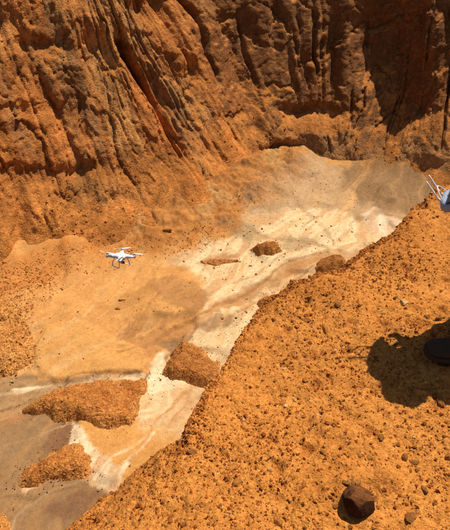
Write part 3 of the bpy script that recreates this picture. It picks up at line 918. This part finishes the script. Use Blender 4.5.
# countable stones on the wash
fl_px = [(254, 226), (262, 229), (270, 224), (283, 221), (296, 226), (306, 230), (236, 238), (228, 244), (244, 236), (221, 250), (288, 232), (300, 219), (316, 222), (331, 226), (240, 262),
         (251, 266), (262, 262), (270, 266), (232, 272), (226, 280), (243, 276), (256, 274), (214, 268), (279, 260), (285, 254), (296, 250), (250, 232), (233, 290), (222, 318), (236, 318),
         (246, 312), (218, 346), (226, 334), (212, 352), (207, 360), (122, 287), (124, 283), (190, 283), (205, 278), (184, 262), (64, 304), (78, 312), (61, 288), (50, 318), (84, 360), (60, 356),
         (197, 405), (192, 409), (196, 427), (188, 434), (182, 446), (28, 414), (102, 488), (98, 490), (130, 466), (366, 220), (380, 225), (352, 232), (340, 240), (322, 236), (310, 244), (202, 262)]
for i, (px, py) in enumerate(fl_px):
    p = hit_floor(px, py)
    r = random.uniform(0.020, 0.042) * (0.65 if py > 330 else 1.0)
    o = link('stone', STONES[((1, 4, 1, 0)[i % 4], i % 4)])
    o.location = (p[0], p[1], float(floor_surface(p[:1], p[1:2])[0]) + r * 0.30)
    o.scale = (r * random.uniform(0.8, 1.4), r, r)
    o.rotation_euler = (0, 0, random.uniform(0, 6.28))
    tag(o, 'small dark brown stone on the pale canyon floor', 'stone', 'stones scattered over the canyon floor')
for px, py, lab, r, mi in ((118, 309, 'small dark flat stone lying in the wet brown patch below the drone', 0.06, 1), (123, 300, 'rounded ochre clod on the sand below the drone', 0.07, 2),
                           (168, 236, 'angular boulder at the foot of the left cliff right of the drone', 0.11, 1)):
    p = hit_floor(px, py)
    me = stone_mesh('rock', 3, int(px)); me.materials.append(M_stones[mi])
    o = link('rock', me)
    o.location = (p[0], p[1], float(floor_surface(p[:1], p[1:2])[0]) + r * 0.3)
    o.scale = (r * 1.4, r, r * 0.8)
    tag(o, lab, 'rock')

# ------------------------------------------------------------------ gravel and stones on the near ridge
n = 150000
ii = RNG.integers(0, int(np.searchsorted(U, 5.0)), n)
jj = RNG.integers(36, n1_ + 20, n)
dens = fbm(RX[ii, jj] * 2.2, RY[ii, jj] * 2.2, 70.0, 3)
ok = RNG.uniform(0, 1, n) < 0.16 + 0.84 * sstep(-0.25, 0.35, dens)
ii, jj = ii[ok], jj[ok]
pts = np.stack((RX[ii, jj], RY[ii, jj], RZ[ii, jj]), 1)
pts[:, :2] += RNG.uniform(-0.004, 0.004, (len(pts), 2))
sz = 0.0020 * (4.2) ** (RNG.uniform(0, 1, len(pts)) ** 3.0)
pts[:, 2] += sz * 0.3
pal = np.array([alb(198, 122, 52), alb(174, 100, 44), alb(212, 142, 68), alb(140, 84, 40), alb(232, 192, 138)])
pc = pal[RNG.choice(5, len(pts), p=(0.40, 0.28, 0.24, 0.07, 0.01))]
tag(link('ridge_gravel', scatter_mesh('ridge_gravel', pts, None, sz, pc, 9, base=OCT), M_soil), 'fine rust gravel and crumbs covering the near ridge', 'gravel', kind='stuff')

# clods clinging to the brow and the slope that runs down to the floor
n = 5000
ii = RNG.integers(0, int(np.searchsorted(U, 4.2)), n)
jj = RNG.integers(n1_, NX - 4, n)
pts = np.stack((RX[ii, jj], RY[ii, jj], RZ[ii, jj]), 1)
g = np.linalg.norm(pts, axis=1)
sz = 0.0012 * g ** 0.8 * (5.0) ** (RNG.uniform(0, 1, n) ** 2.6)
pc = pal[RNG.choice(5, n, p=(0.42, 0.34, 0.14, 0.10, 0.0))] * 0.92
tag(link('slope_clods', scatter_mesh('slope_clods', pts, None, sz, pc, 19, 0.9), M_soil), 'crumbled clods down the slope below the ridge edge', 'gravel', kind='stuff')

def near_stone(px, py, wpx_, hpx, mi, label, seed, group=None, name='stone', tilt=0.0, embed=0.12, me=None, cat='stone'):
    loc, nor = hit_near(px, py)
    dep = loc.y * CP - loc.z * SP
    w = wpx_ / FPX * dep / 2
    h = hpx / FPX * dep / 2
    if me is None:
        me = stone_mesh('stone', 3, seed, 0.85)
        me.materials.append(M_stones[mi])
    o = link(name, me)
    zz, nn = drop(loc.x, loc.y)
    o.scale = (w, h * 1.05, h * 0.95)
    o.location = (loc.x, loc.y, zz + h * embed)
    o.rotation_euler = (random.uniform(-.2, .2), random.uniform(-.2, .2), tilt)
    tag(o, label, cat, group)
    return o

rg = np.random.default_rng(71)
sl_, sn_ = hit_near(358, 512)
for q in range(9):
    a_ = rg.uniform(0, 6.28)
    me_ = STONES[(int(rg.choice((0, 1, 2))), int(rg.integers(0, 4)))]
    o = link('pebble', me_)
    r_ = rg.uniform(0.005, 0.010)
    px_, py_ = sl_.x + 0.066 * math.cos(a_), sl_.y + 0.03 + 0.062 * math.sin(a_)
    o.location = (px_, py_, drop(px_, py_)[0] + r_ * 0.2)
    o.scale = (r_ * 1.3, r_, r_ * 0.9)
    o.rotation_euler = (0, 0, a_ * 3)
    tag(o, 'rust-brown crumb lying against the foot of the large dark stone', 'pebble', 'crumbs around the large dark stone')

SPECIAL = [
    (404, 303, 9, 8, 3, 'tan oval pebble on the upper right of the near ridge'),
    (381, 438, 8, 6, 1, 'dark rounded pebble below the pilot shadow'),
    (398, 445, 7, 6, 1, 'small brown pebble right of the dark rounded pebble below the shadow'),
    (237, 482, 9, 9, 0, 'rusty round pebble in the lower middle of the slope'),
    (270, 470, 5, 5, 3, 'tiny white pebble in the lower middle of the slope'),
    (303, 486, 10, 6, 0, 'flat rust stone left of the large dark stone'),
    (370, 457, 7, 6, 2, 'pale ochre pebble above the large dark stone'),
    (359, 455, 6, 5, 2, 'little ochre pebble up left of the pale ochre one'),
    (325, 329, 12, 7, 0, 'flat rust flake left above the pilot shadow'),
    (306, 320, 10, 7, 0, 'rust pebble at mid slope left of the flat flake'),
    (337, 305, 7, 6, 1, 'brown pebble on the upper slope above the flat flake'),
    (427, 317, 6, 6, 1, 'dark pebble just above the shoe of the pilot'),
    (439, 319, 7, 6, 1, 'brown pebble beside the dark trouser edge at right'),
    (408, 316, 5, 4, 1, 'small pebble above the pilot shadow near its centre'),
    (441, 403, 7, 14, 1, 'upright dark clod at the right edge below the shadow'),
    (448, 458, 6, 10, 0, 'brown clod cut by the right edge of the picture'),
    (424, 490, 8, 7, 1, 'dark clod near the bottom right corner'),
    (411, 518, 10, 12, 1, 'dark lump at the bottom right of the large dark stone'),
    (405, 458, 10, 7, 1, 'brown clod in the crumbly patch at lower right'),
    (413, 463, 11, 7, 1, 'largest clod of the crumbly patch at lower right'),
    (279, 522, 8, 7, 0, 'rust pebble at the bottom edge left of the large dark stone'),
    (192, 300 + 152, 9, 7, 1, 'dark clod at the foot of the ridge brow'),
    (350, 527, 5, 5, 1, 'small dark pebble right beneath the large dark stone'),
]
v, f = ico(5)
vv = v * (1 + 0.16 * fbm(v[:, 0] * 1.3 + 4, v[:, 1] * 1.3, v[:, 2] * 1.3, 3) + 0.05 * fbm(v[:, 0] * 5, v[:, 1] * 5, v[:, 2] * 5, 4, 0.6))[:, None]
for nn, dd in (((0.25, 0.45, 0.86), 0.50), ((-0.6, 0.5, 0.6), 0.72), ((0.9, -0.1, 0.3), 0.80), ((0.3, -0.85, 0.35), 0.82), ((-0.8, -0.5, 0.1), 0.86)):
    nn = np.array(nn); nn = nn / np.linalg.norm(nn)
    vv = vv - (np.maximum(vv @ nn - dd, 0) * 0.8)[:, None] * nn
vv = vv + 0.02 * v * fbm(v[:, 0] * 11, v[:, 1] * 11, v[:, 2] * 11, 3)[:, None]
bs_me = raw_mesh('stone', vv * np.array((1.12, 1.0, 1.0)), tris=f)
bs_me.materials.append(earth_mat('dusty_ironstone', base=alb(96, 56, 28), bump=((2.2, 0.02, 0.6), (8, 0.010, 0.9), (26, 0.004, 0.9)), var=((1.5, 0.35), (7.0, 0.35), (30.0, 0.25)), sand=alb(160, 100, 50), spec=0.15))
near_stone(358, 503, 30, 30, 4, 'large dark red-brown stone with a paler dusty top at bottom right', 77, tilt=0.1, embed=0.42, name='stone', me=bs_me)
for i, (px, py, w, h, mi, lab) in enumerate(SPECIAL):
    near_stone(px, py, w, h, mi, lab, 300 + i, tilt=random.uniform(0, 6.28))
rg = np.random.default_rng(44)
cnt = 0
while cnt < 240:
    px, py = rg.uniform(100, 449), rg.uniform(200, 529)
    loc, nor = hit_near(px, py)
    if loc.z < -1.85 or loc.length > 5:
        continue
    if 330 < px < 385 and 470 < py < 530:
        continue
    w = 2.6 + 3.2 * rg.uniform() ** 3
    near_stone(px, py, w, w * rg.uniform(0.7, 1.0), 0, 'small rust-brown pebble on the near ridge', 0, 'pebbles on the near ridge',
               name='pebble', tilt=rg.uniform(0, 6.28), me=STONES[(int(rg.choice(5, p=(.5, .2, .26, .03, .01))), int(rg.integers(0, 4)))], cat='pebble')
    cnt += 1

# ------------------------------------------------------------------ mesh-part builders
def tube_mesh(name, pts, radii, seg=8, cap=True):
    pts = [Vector(p) for p in pts]
    bm = bmesh.new()
    rings = []
    prev = None
    for i, p in enumerate(pts):
        d = (pts[min(i + 1, len(pts) - 1)] - pts[max(i - 1, 0)]).normalized()
        a = d.cross(Vector((0, 0, 1)))
        if a.length < 0.05: a = d.cross(Vector((0, 1, 0)))
        a.normalize()
        if prev is not None and a.dot(prev) < 0: a = -a
        prev = a
        b = d.cross(a)
        r = radii[i] if hasattr(radii, '__len__') else radii
        rings.append([bm.verts.new(p + (a * math.cos(t) + b * math.sin(t)) * r) for t in [2 * math.pi * j / seg for j in range(seg)]])
    for i in range(len(rings) - 1):
        for j in range(seg):
            bm.faces.new((rings[i][j], rings[i][(j + 1) % seg], rings[i + 1][(j + 1) % seg], rings[i + 1][j]))
    if cap:
        bm.faces.new(rings[0][::-1]); bm.faces.new(rings[-1])
    bmesh.ops.recalc_face_normals(bm, faces=bm.faces)
    me = bpy.data.meshes.new(name)
    bm.to_mesh(me); bm.free()
    for p in me.polygons: p.use_smooth = True
    return me

def rings_mesh(name, rings, smooth=True, sub=0):
    """loft through closed rings of equal length, capped at both ends"""
    bm = bmesh.new()
    R = [[bm.verts.new(p) for p in r] for r in rings]
    n = len(R[0])
    for i in range(len(R) - 1):
        for j in range(n):
            bm.faces.new((R[i][j], R[i][(j + 1) % n], R[i + 1][(j + 1) % n], R[i + 1][j]))
    bm.faces.new(R[0][::-1]); bm.faces.new(R[-1])
    bmesh.ops.recalc_face_normals(bm, faces=bm.faces)
    me = bpy.data.meshes.new(name)
    bm.to_mesh(me); bm.free()
    for p in me.polygons: p.use_smooth = smooth
    return me

def box_mesh(name, size, bevel=0.0, seg=3):
    bm = bmesh.new()
    bmesh.ops.create_cube(bm, size=1.0)
    bmesh.ops.scale(bm, vec=size, verts=bm.verts)
    if bevel:
        bmesh.ops.bevel(bm, geom=bm.edges, offset=bevel, segments=seg, affect='EDGES', profile=0.5)
    me = bpy.data.meshes.new(name)
    bm.to_mesh(me); bm.free()
    for p in me.polygons: p.use_smooth = True
    return me

# ------------------------------------------------------------------ the drone
M_white = plain_mat('white_plastic', (0.80, 0.81, 0.82), 0.35, spec=0.5, var=0.03)
M_prop = plain_mat('propeller_plastic', (0.78, 0.78, 0.78), 0.4, var=0.03)
M_black = plain_mat('black_plastic', (0.02, 0.02, 0.022), 0.4, var=0.1)
M_grey = plain_mat('grey_metal', (0.30, 0.30, 0.31), 0.35, var=0.08)
M_lens = plain_mat('lens_glass', (0.01, 0.01, 0.015), 0.08, spec=0.8)
M_gold = plain_mat('gold_band', (0.55, 0.36, 0.10), 0.4)

def make_drone(pos, yaw, tilt=(0, 0)):
    root = empty('drone', pos, (tilt[0], tilt[1], yaw))
    tag(root, 'white four rotor camera drone hovering in front of the left cliff', 'drone')
    # shell: a rounded hub whose four shoulders swell out into the arms
    rings = []
    for zf, rb, ra in ((-0.030, 0.050, 0.00), (-0.026, 0.062, 0.045), (-0.010, 0.070, 0.115), (0.006, 0.068, 0.122), (0.018, 0.060, 0.100), (0.030, 0.048, 0.040), (0.040, 0.030, 0.012), (0.044, 0.012, 0.0)):
        ring = []
        for j in range(64):
            t = 2 * math.pi * j / 64
            a = abs(math.cos(2 * (t - math.pi / 4)))
            lobe = a ** 7
            sag = -0.004 * lobe
            ring.append(((rb + ra * lobe) * math.cos(t), (rb + ra * lobe) * math.sin(t), zf + sag))
        rings.append(ring)
    body = link('body', rings_mesh('drone_shell', rings), M_white, root)
    band = link('trim_band', tube_mesh('trim_band', [(0.028 * math.cos(t), 0.028 * math.sin(t), 0.0405) for t in np.linspace(0, 2 * math.pi, 24)], 0.0018, 6), M_grey, body)
    for k in range(4):
        t = math.pi / 4 + k * math.pi / 2
        cx, cy = 0.175 * math.cos(t), 0.175 * math.sin(t)
        pod = [[(cx + r * math.cos(a), cy + r * math.sin(a), zf) for a in [2 * math.pi * j / 20 for j in range(20)]]
               for zf, r in ((-0.022, 0.010), (-0.020, 0.017), (0.008, 0.019), (0.018, 0.016), (0.019, 0.010))]
        p = link('motor_pod', rings_mesh('motor_pod', pod), M_white, root)
        mt = [[(cx + r * math.cos(a), cy + r * math.sin(a), zf) for a in [2 * math.pi * j / 20 for j in range(20)]]
              for zf, r in ((0.0192, 0.013), (0.033, 0.013), (0.036, 0.006), (0.042, 0.004))]
        link('motor', rings_mesh('motor', mt), M_grey, p)
        # two-blade propeller at rest, blades twisted and drooping to the tips
        pa = (0.55, 1.15, 0.35, 2.05)[k] + yaw * 0

        rr = []
        for d in (-1, 1):
            blade = []
            for q in np.linspace(0.0, 1.0, 9):
                r = 0.004 + 0.117 * q
                ch = 0.006 + 0.017 * math.sin(math.pi * min(1, 0.12 + q * 0.8)) ** 0.8
                if q > 0.93: ch *= 0.45
                tw_ = 0.42 * (1 - q) + 0.10
                ring = []
                for (c, h) in ((-0.5, 0), (-0.15, 0.0012), (0.3, 0.0010), (0.5, 0), (0.2, -0.0010), (-0.2, -0.0010)):
                    u = c * ch * math.cos(tw_)
                    w = c * ch * math.sin(tw_) + h
                    ang = pa + (0 if d > 0 else math.pi)
                    ca, sa = math.cos(ang), math.sin(ang)
                    ring.append((cx + ca * r - sa * u, cy + sa * r + ca * u, 0.040 + w + 0.006 * q * q))
                blade.append(ring)
            rr.append(blade)
        hub = [[(cx + r * math.cos(a), cy + r * math.sin(a), zf) for a in [2 * math.pi * j / 16 for j in range(16)]] for zf, r in ((0.0365, 0.009), (0.043, 0.010), (0.047, 0.006))]
        pr = link('propeller', rings_mesh('propeller_hub', hub), M_prop, root)
        for blade in rr:
            link('blade', rings_mesh('blade', blade), M_prop, pr)
    # landing gear: two bowed skids
    for s in (-1, 1):
        y_ = 0.055 * s
        pts_ = [(-0.055, y_, -0.022), (-0.066, y_ * 1.5, -0.080), (-0.070, y_ * 1.62, -0.124), (-0.055, y_ * 1.66, -0.134), (0.055, y_ * 1.66, -0.134), (0.070, y_ * 1.62, -0.124), (0.066, y_ * 1.5, -0.080), (0.055, y_, -0.022)]
        link('landing_skid', tube_mesh('landing_skid', pts_, 0.0065, 8), M_white, root)
    # gimbal camera
    g = link('gimbal', box_mesh('gimbal_plate', (0.060, 0.062, 0.008), 0.003), M_grey, root)
    g.location = (0.022, 0, -0.040)
    arm = link('gimbal_arm', tube_mesh('gimbal_arm', [(-0.02, 0, -0.004), (-0.024, 0, -0.03), (-0.014, 0.024, -0.036), (0.0, 0.026, -0.036)], 0.0055, 8), M_grey, g)
    cm = link('camera', box_mesh('camera_box', (0.040, 0.038, 0.034), 0.008), M_grey, root)
    cm.location = (0.034, 0, -0.078)
    ln = [[(x_, r * math.cos(a), r * math.sin(a)) for a in [2 * math.pi * j / 20 for j in range(20)]] for x_, r in ((0.0205, 0.0145), (0.030, 0.0145), (0.031, 0.011), (0.029, 0.010))]
    link('lens', rings_mesh('lens', ln), M_lens, cm)
    bt = link('battery', box_mesh('battery', (0.05, 0.045, 0.03), 0.006), M_white, root)
    bt.location = (-0.058, 0, 0.006)
    return root

d = ray(121, 256)
DR = 6.6
dr = make_drone(tuple(d * DR), 0.0)
dr.rotation_euler = (Matrix.Rotation(math.radians(-14), 3, 'X') @ Matrix.Rotation(math.radians(4), 3, 'Y') @ Matrix.Rotation(math.radians(-40), 3, 'Z')).to_euler()

# ------------------------------------------------------------------ the pilot crouching at the right edge
OX, OY = 0.0, 0.0                              # shift of the whole figure
def W(x, y, z): return Vector((x + OX, y + OY, z))
gz = drop(1.0 + OX, 1.55)[0]
GZ = gz - (-1.515)
M_skin = plain_mat('skin', (0.30, 0.16, 0.10), 0.6, var=0.05)
M_trouser = plain_mat('dark_trouser_cloth', (0.018, 0.016, 0.017), 0.9, 0.002, var=0.25, scale=160, spec=0.15)
M_shirt = plain_mat('blue_shirt_cloth', (0.06, 0.10, 0.19), 0.9, 0.002, var=0.15, scale=120, spec=0.15)
M_shoe = plain_mat('dark_shoe_leather', (0.065, 0.036, 0.018), 0.95, 0.001, var=0.2, scale=60, spec=0.15)
M_sole = plain_mat('shoe_sole_rubber', (0.06, 0.034, 0.018), 0.9, spec=0.15)
M_hair = plain_mat('dark_hair', (0.012, 0.009, 0.007), 0.7, 0.004, var=0.3, scale=90)

def skin_obj(name, nodes, edges, mat, parent, sub=2, root_key=None):
    keys = list(nodes)
    me = bpy.data.meshes.new(name)
    me.from_pydata([tuple(nodes[k][0]) for k in keys], [(keys.index(a), keys.index(b)) for a, b in edges], [])
    o = link(name, me, None, parent)
    md = o.modifiers.new('Skin', 'SKIN')
    md.use_smooth_shade = True
    if not me.skin_vertices:
        me.skin_vertices.new()
    for i, k in enumerate(keys):
        sv = me.skin_vertices[0].data[i]
        r = nodes[k][1]
        sv.radius = r if hasattr(r, '__len__') else (r, r)
        sv.use_root = (k == root_key)
    sb = o.modifiers.new('Subdivision', 'SUBSURF')
    sb.levels = sub; sb.render_levels = sub
    me.materials.append(mat)
    return o

person = empty('person', (0, 0, 0))
tag(person, 'person in dark shoes and trousers crouching at the right edge, flying the drone', 'person')
# facing (-.89,.46)
fw = Vector((-0.89, 0.46, 0)); lt = Vector((-0.46, -0.89, 0))
Z = GZ
ctrl_c = W(0.880, 1.712, -0.958 + Z)
J = {
    'pelvis': (W(1.42, 1.72, -1.22 + Z), (0.125, 0.105)),
    'waist': (W(1.33, 1.71, -1.06 + Z), (0.115, 0.10)),
    'chest': (W(1.145, 1.695, -0.90 + Z), (0.145, 0.125)),
    'collar': (W(1.125, 1.685, -0.80 + Z), (0.085, 0.075)),
    'neck': (W(1.09, 1.672, -0.745 + Z), 0.052),
    'jaw': (W(1.062, 1.662, -0.69 + Z), (0.062, 0.070)),
    'head': (W(1.05, 1.66, -0.61 + Z), (0.078, 0.092)),
    'crown': (W(1.06, 1.66, -0.55 + Z), (0.060, 0.070)),
    'nose': (W(0.968, 1.695, -0.640 + Z), 0.012),
    'shoulder_l': (W(1.12, 1.525, -0.83 + Z), 0.055), 'shoulder_r': (W(1.23, 1.76, -0.83 + Z), 0.055),
    'elbow_l': (W(1.10, 1.52, -1.04 + Z), 0.040), 'elbow_r': (W(1.20, 1.76, -1.05 + Z), 0.040),
    'wrist_l': (W(0.985, 1.60, -0.97 + Z), 0.026), 'wrist_r': (W(1.045, 1.76, -0.97 + Z), 0.026),
    'hip_l': (W(1.37, 1.64, -1.23 + Z), 0.088), 'hip_r': (W(1.45, 1.80, -1.23 + Z), 0.088),
    'knee_l': (W(1.03, 1.50, -1.045 + Z), 0.060), 'knee_r': (W(1.14, 1.72, -1.045 + Z), 0.060),
    'calf_l': (W(1.08, 1.475, -1.20 + Z), 0.058), 'calf_r': (W(1.21, 1.69, -1.20 + Z), 0.058),
    'ankle_l': (W(1.095, 1.445, -1.42 + Z), 0.040), 'ankle_r': (W(1.255, 1.635, -1.42 + Z), 0.040),
}
Eg = [('pelvis', 'waist'), ('waist', 'chest'), ('chest', 'collar'), ('collar', 'neck'), ('neck', 'jaw'), ('jaw', 'head'), ('head', 'crown'), ('jaw', 'nose'),
      ('collar', 'shoulder_l'), ('collar', 'shoulder_r'), ('shoulder_l', 'elbow_l'), ('shoulder_r', 'elbow_r'), ('elbow_l', 'wrist_l'), ('elbow_r', 'wrist_r'),
      ('pelvis', 'hip_l'), ('pelvis', 'hip_r'), ('hip_l', 'knee_l'), ('hip_r', 'knee_r'), ('knee_l', 'calf_l'), ('calf_l', 'ankle_l'), ('knee_r', 'calf_r'), ('calf_r', 'ankle_r')]
ax = -lt                                        # controller's long axis, towards the pilot's right
for side, sg in (('l', -1), ('r', 1)):
    wv_ = J['wrist_' + side][0]
    grip = ctrl_c + ax * (0.070 * sg)
    palm = wv_.lerp(grip, 0.62) + ax * (0.022 * sg) + Vector((0, 0, -0.006)) - fw * 0.022
    J['palm_' + side] = (palm, (0.024, 0.017))
    Eg.append(('wrist_' + side, 'palm_' + side))
    for k in range(4):                          # fingers run forward under the grip and curl in
        b = palm + fw * 0.022 + Vector((0, 0, 0.010 - 0.013 * k))
        ln = (0.040, 0.044, 0.041, 0.034)[k]
        m1 = b + fw * ln * 0.7 + ax * (0.010 * sg)
        m2 = m1 + fw * ln * 0.25 - ax * (0.022 * sg) + Vector((0, 0, -0.004))
        for q, (p, r) in enumerate(((b, 0.0088), (m1, 0.0080), (m2, 0.0070))):
            J[f'f{side}{k}{q}'] = (p, r)
        Eg += [('palm_' + side, f'f{side}{k}0'), (f'f{side}{k}0', f'f{side}{k}1'), (f'f{side}{k}1', f'f{side}{k}2')]
    t0 = palm - ax * (0.012 * sg) + Vector((0, 0, 0.022)) + fw * 0.005
    t1 = t0 - ax * (0.020 * sg) + fw * 0.022 + Vector((0, 0, 0.012))
    t2 = t1 - ax * (0.012 * sg) + fw * 0.016
    for q, (p, r) in enumerate(((t0, 0.0105), (t1, 0.0095), (t2, 0.0080))):
        J[f't{side}{q}'] = (p, r)
    Eg += [('palm_' + side, f't{side}0'), (f't{side}0', f't{side}1'), (f't{side}1', f't{side}2')]
skin_obj('body', J, Eg, M_skin, person, 2, 'pelvis')
def sub_nodes(keys, grow, repl=None):
    out = {}
    for k in keys:
        p, r = J[k]
        out[k] = (p, tuple(v * grow + 0.006 for v in r) if hasattr(r, '__len__') else r * grow + 0.006)
    if repl: out.update(repl)
    return out
sl = {}
for s in 'lr':
    e, w_ = J['elbow_' + s][0], J['wrist_' + s][0]
    sl['cuff_' + s] = (e.lerp(w_, 0.74), 0.056)
skin_obj('shirt', sub_nodes(['pelvis', 'waist', 'chest', 'collar', 'shoulder_l', 'shoulder_r', 'elbow_l', 'elbow_r'], 1.15, sl),
         [('pelvis', 'waist'), ('waist', 'chest'), ('chest', 'collar'), ('collar', 'shoulder_l'), ('collar', 'shoulder_r'), ('shoulder_l', 'elbow_l'), ('shoulder_r', 'elbow_r'), ('elbow_l', 'cuff_l'), ('elbow_r', 'cuff_r')],
         M_shirt, person, 2, 'chest')
tr = {'seat': (J['pelvis'][0] + Vector((0.075, 0.03, -0.02)), 0.075)}
for s in 'lr':
    tr['hem_' + s] = (J['ankle_' + s][0] + Vector((0.01, 0, 0.01)), 0.062)
skin_obj('trousers', sub_nodes(['pelvis', 'hip_l', 'hip_r', 'knee_l', 'knee_r', 'calf_l', 'calf_r'], 1.08, tr),
         [('pelvis', 'seat'), ('pelvis', 'hip_l'), ('pelvis', 'hip_r'), ('hip_l', 'knee_l'), ('hip_r', 'knee_r'), ('knee_l', 'calf_l'), ('knee_r', 'calf_r'), ('calf_l', 'hem_l'), ('calf_r', 'hem_r')],
         M_trouser, person, 2, 'pelvis')
# hair: a cap over the back and top of the head
v, f = ICO3
hc = J['head'][0] + Vector((0.018, -0.008, 0.030))
vv = v * np.array((0.088, 0.086, 0.082)) * (1 + 0.05 * vnoise(v[:, 0] * 5, v[:, 1] * 5, v[:, 2] * 5))[:, None]
hair = raw_mesh('hair', vv + np.array(hc), tris=f)
link('hair', hair, M_hair, person)
# face: eyes, mouth and ears set into the head
hd = J['head'][0]
for sg in (-1, 1):
    e = link('eye', raw_mesh('eye', ICO2[0] * 0.011 + np.array(hd + fw * 0.074 + lt * (0.030 * sg) + Vector((0, 0, -0.002))), tris=ICO2[1]), M_lens, person)
    link('ear', raw_mesh('ear', ICO2[0] * np.array((0.016, 0.010, 0.028)) + np.array(hd + lt * (0.082 * sg) + Vector((0, 0, -0.012))), tris=ICO2[1]), M_skin, person)
link('mouth', raw_mesh('mouth', ICO2[0] * np.array((0.010, 0.022, 0.006)) + np.array(J['jaw'][0] + fw * 0.066 + Vector((0, 0, -0.012))), tris=ICO2[1]), M_shirt if False else M_skin, person)

def shoe(toe, heel, label=None):
    """toe and heel in world xy; lofted upper over a sole"""
    toe, heel = Vector(toe), Vector(heel)
    L_ = (toe - heel).length
    d = (toe - heel).normalized(); s = Vector((-d.y, d.x, 0))
    zs = max(drop(*(heel.lerp(toe, t))[:2])[0] for t in (0.1, 0.3, 0.5, 0.7, 0.9))
    heel = Vector((heel.x, heel.y, zs - 0.006)); 
    prof = [(0.0, .018, .010, .055), (0.04, .031, .006, .078), (0.15, .036, .004, .088), (0.30, .036, .004, .090), (0.42, .038, .004, .082), (0.58, .046, .003, .066), (0.74, .051, .003, .054), (0.87, .048, .004, .047), (0.96, .034, .006, .038), (1.0, .014, .012, .026)]
    rings = []
    for t, hw, z0, h in prof:
        c = heel + d * (t * L_)
        rings.append([c + s * (hw * 1.05 * math.copysign(abs(math.cos(a)) ** 0.75, math.cos(a))) + Vector((0, 0, 0.018 + z0 + (h - z0 - 0.018) * (0.5 + 0.5 * math.copysign(abs(math.sin(a)) ** 0.8, math.sin(a))))) for a in [2 * math.pi * j / 20 for j in range(20)]])
    up = link('shoe', rings_mesh('shoe_upper', rings), M_shoe, person)
    rings = []
    for t, hw, z0, h in prof:
        c = heel + d * (t * (L_ + 0.006) - 0.003)
        rings.append([c + s * ((hw * 1.05 + 0.004) * math.copysign(abs(math.cos(a)) ** 0.6, math.cos(a))) + Vector((0, 0, (z0 * 0.6 + 0.010) + 0.013 * math.copysign(abs(math.sin(a)) ** 0.4, math.sin(a)))) for a in [2 * math.pi * j / 20 for j in range(20)]])
    link('sole', rings_mesh('shoe_sole', rings), M_sole, up)
    # laces across the instep
    for t in (0.46, 0.53, 0.60):
        c = heel + d * (t * L_)
        hh = 0.082 - (t - 0.42) * 0.105
        link('lace', tube_mesh('lace', [c + s * u + Vector((0, 0, hh + 0.006 - 6.0 * u * u)) for u in (-0.022, -0.011, 0, 0.011, 0.022)], 0.0028, 6), M_trouser, up)
    return up
shoe((0.825 + OX, 1.462, 0), (1.10 + OX, 1.43, 0))
shoe((1.012 + OX, 1.650, 0), (1.27 + OX, 1.625, 0))

# ------------------------------------------------------------------ the controller in the pilot's hands
M_ctrl = plain_mat('pale_blue_grey_plastic', (0.29, 0.35, 0.45), 0.5, var=0.04)
ct = empty('remote_controller', tuple(ctrl_c))
tag(ct, 'pale blue-grey remote controller with two white antennas held at the right edge', 'controller')
ct.scale = (0.9, 0.9, 0.9)
yaw = math.atan2(fw.y, fw.x)
ct.rotation_euler = (0, math.radians(14), yaw)           # local x forward, tipped up at the front; local y to the pilot's left
body = []
for y_, l_, h_ in ((-0.080, .018, .016), (-0.076, .032, .026), (-0.055, .042, .034), (-0.02, .045, .036), (0.02, .045, .036), (0.055, .042, .034), (0.076, .032, .026), (0.080, .018, .016)):
    body.append([(l_ * math.copysign(abs(math.cos(a)) ** 0.6, math.cos(a)), y_, h_ * 0.75 * math.copysign(abs(math.sin(a)) ** 0.6, math.sin(a))) for a in [2 * math.pi * j / 24 for j in range(24)]])
cb = link('body', rings_mesh('controller_body', body), M_ctrl, ct)
for s in (-1, 1):
    st = link('control_stick', tube_mesh('control_stick', [(-0.002, 0.045 * s, 0.024), (-0.002, 0.045 * s, 0.036), (-0.002, 0.045 * s, 0.046)], [0.010, 0.004, 0.006], 10), M_grey, cb)
    an = tube_mesh('antenna', [(0.040, 0.030 * s, 0.006), (0.052, 0.031 * s, 0.022), (0.060, 0.0315 * s, 0.034), (0.092, 0.033 * s, 0.092), (0.0985, 0.0333 * s, 0.104)], [0.0044, 0.0044, 0.0034, 0.0032, 0.0022], 10)
    link('antenna', an, M_white, ct)
hp = [(0.030 + 0.030 * math.sin(math.pi * i / 10), -0.055 + 0.11 * i / 10, 0.018 + 0.048 * math.sin(math.pi * i / 10)) for i in range(11)]
link('carry_handle', tube_mesh('carry_handle', hp, 0.0022, 8), M_white, ct)
tab = link('shadow_tablet', box_mesh('shadow_tablet', (0.008, 0.250, 0.190), 0.003, 2), M_black, ct)  # out of view, added and sized to fill the gap in the pilot's shadow
tab.location = (-0.078, 0, 0.080)
tab.rotation_euler = (0, math.radians(-66), 0)
link('shadow_tablet_screen', box_mesh('shadow_tablet_screen', (0.001, 0.230, 0.172), 0.0003, 1), M_lens, tab).location = (-0.0046, 0, 0)
link('shadow_tablet_holder', tube_mesh('shadow_tablet_holder', [(0.012, 0, 0.024), (0.006, 0, 0.044), (-0.012, 0, 0.060), (-0.034, 0, 0.074)], 0.007, 8), M_white, ct)
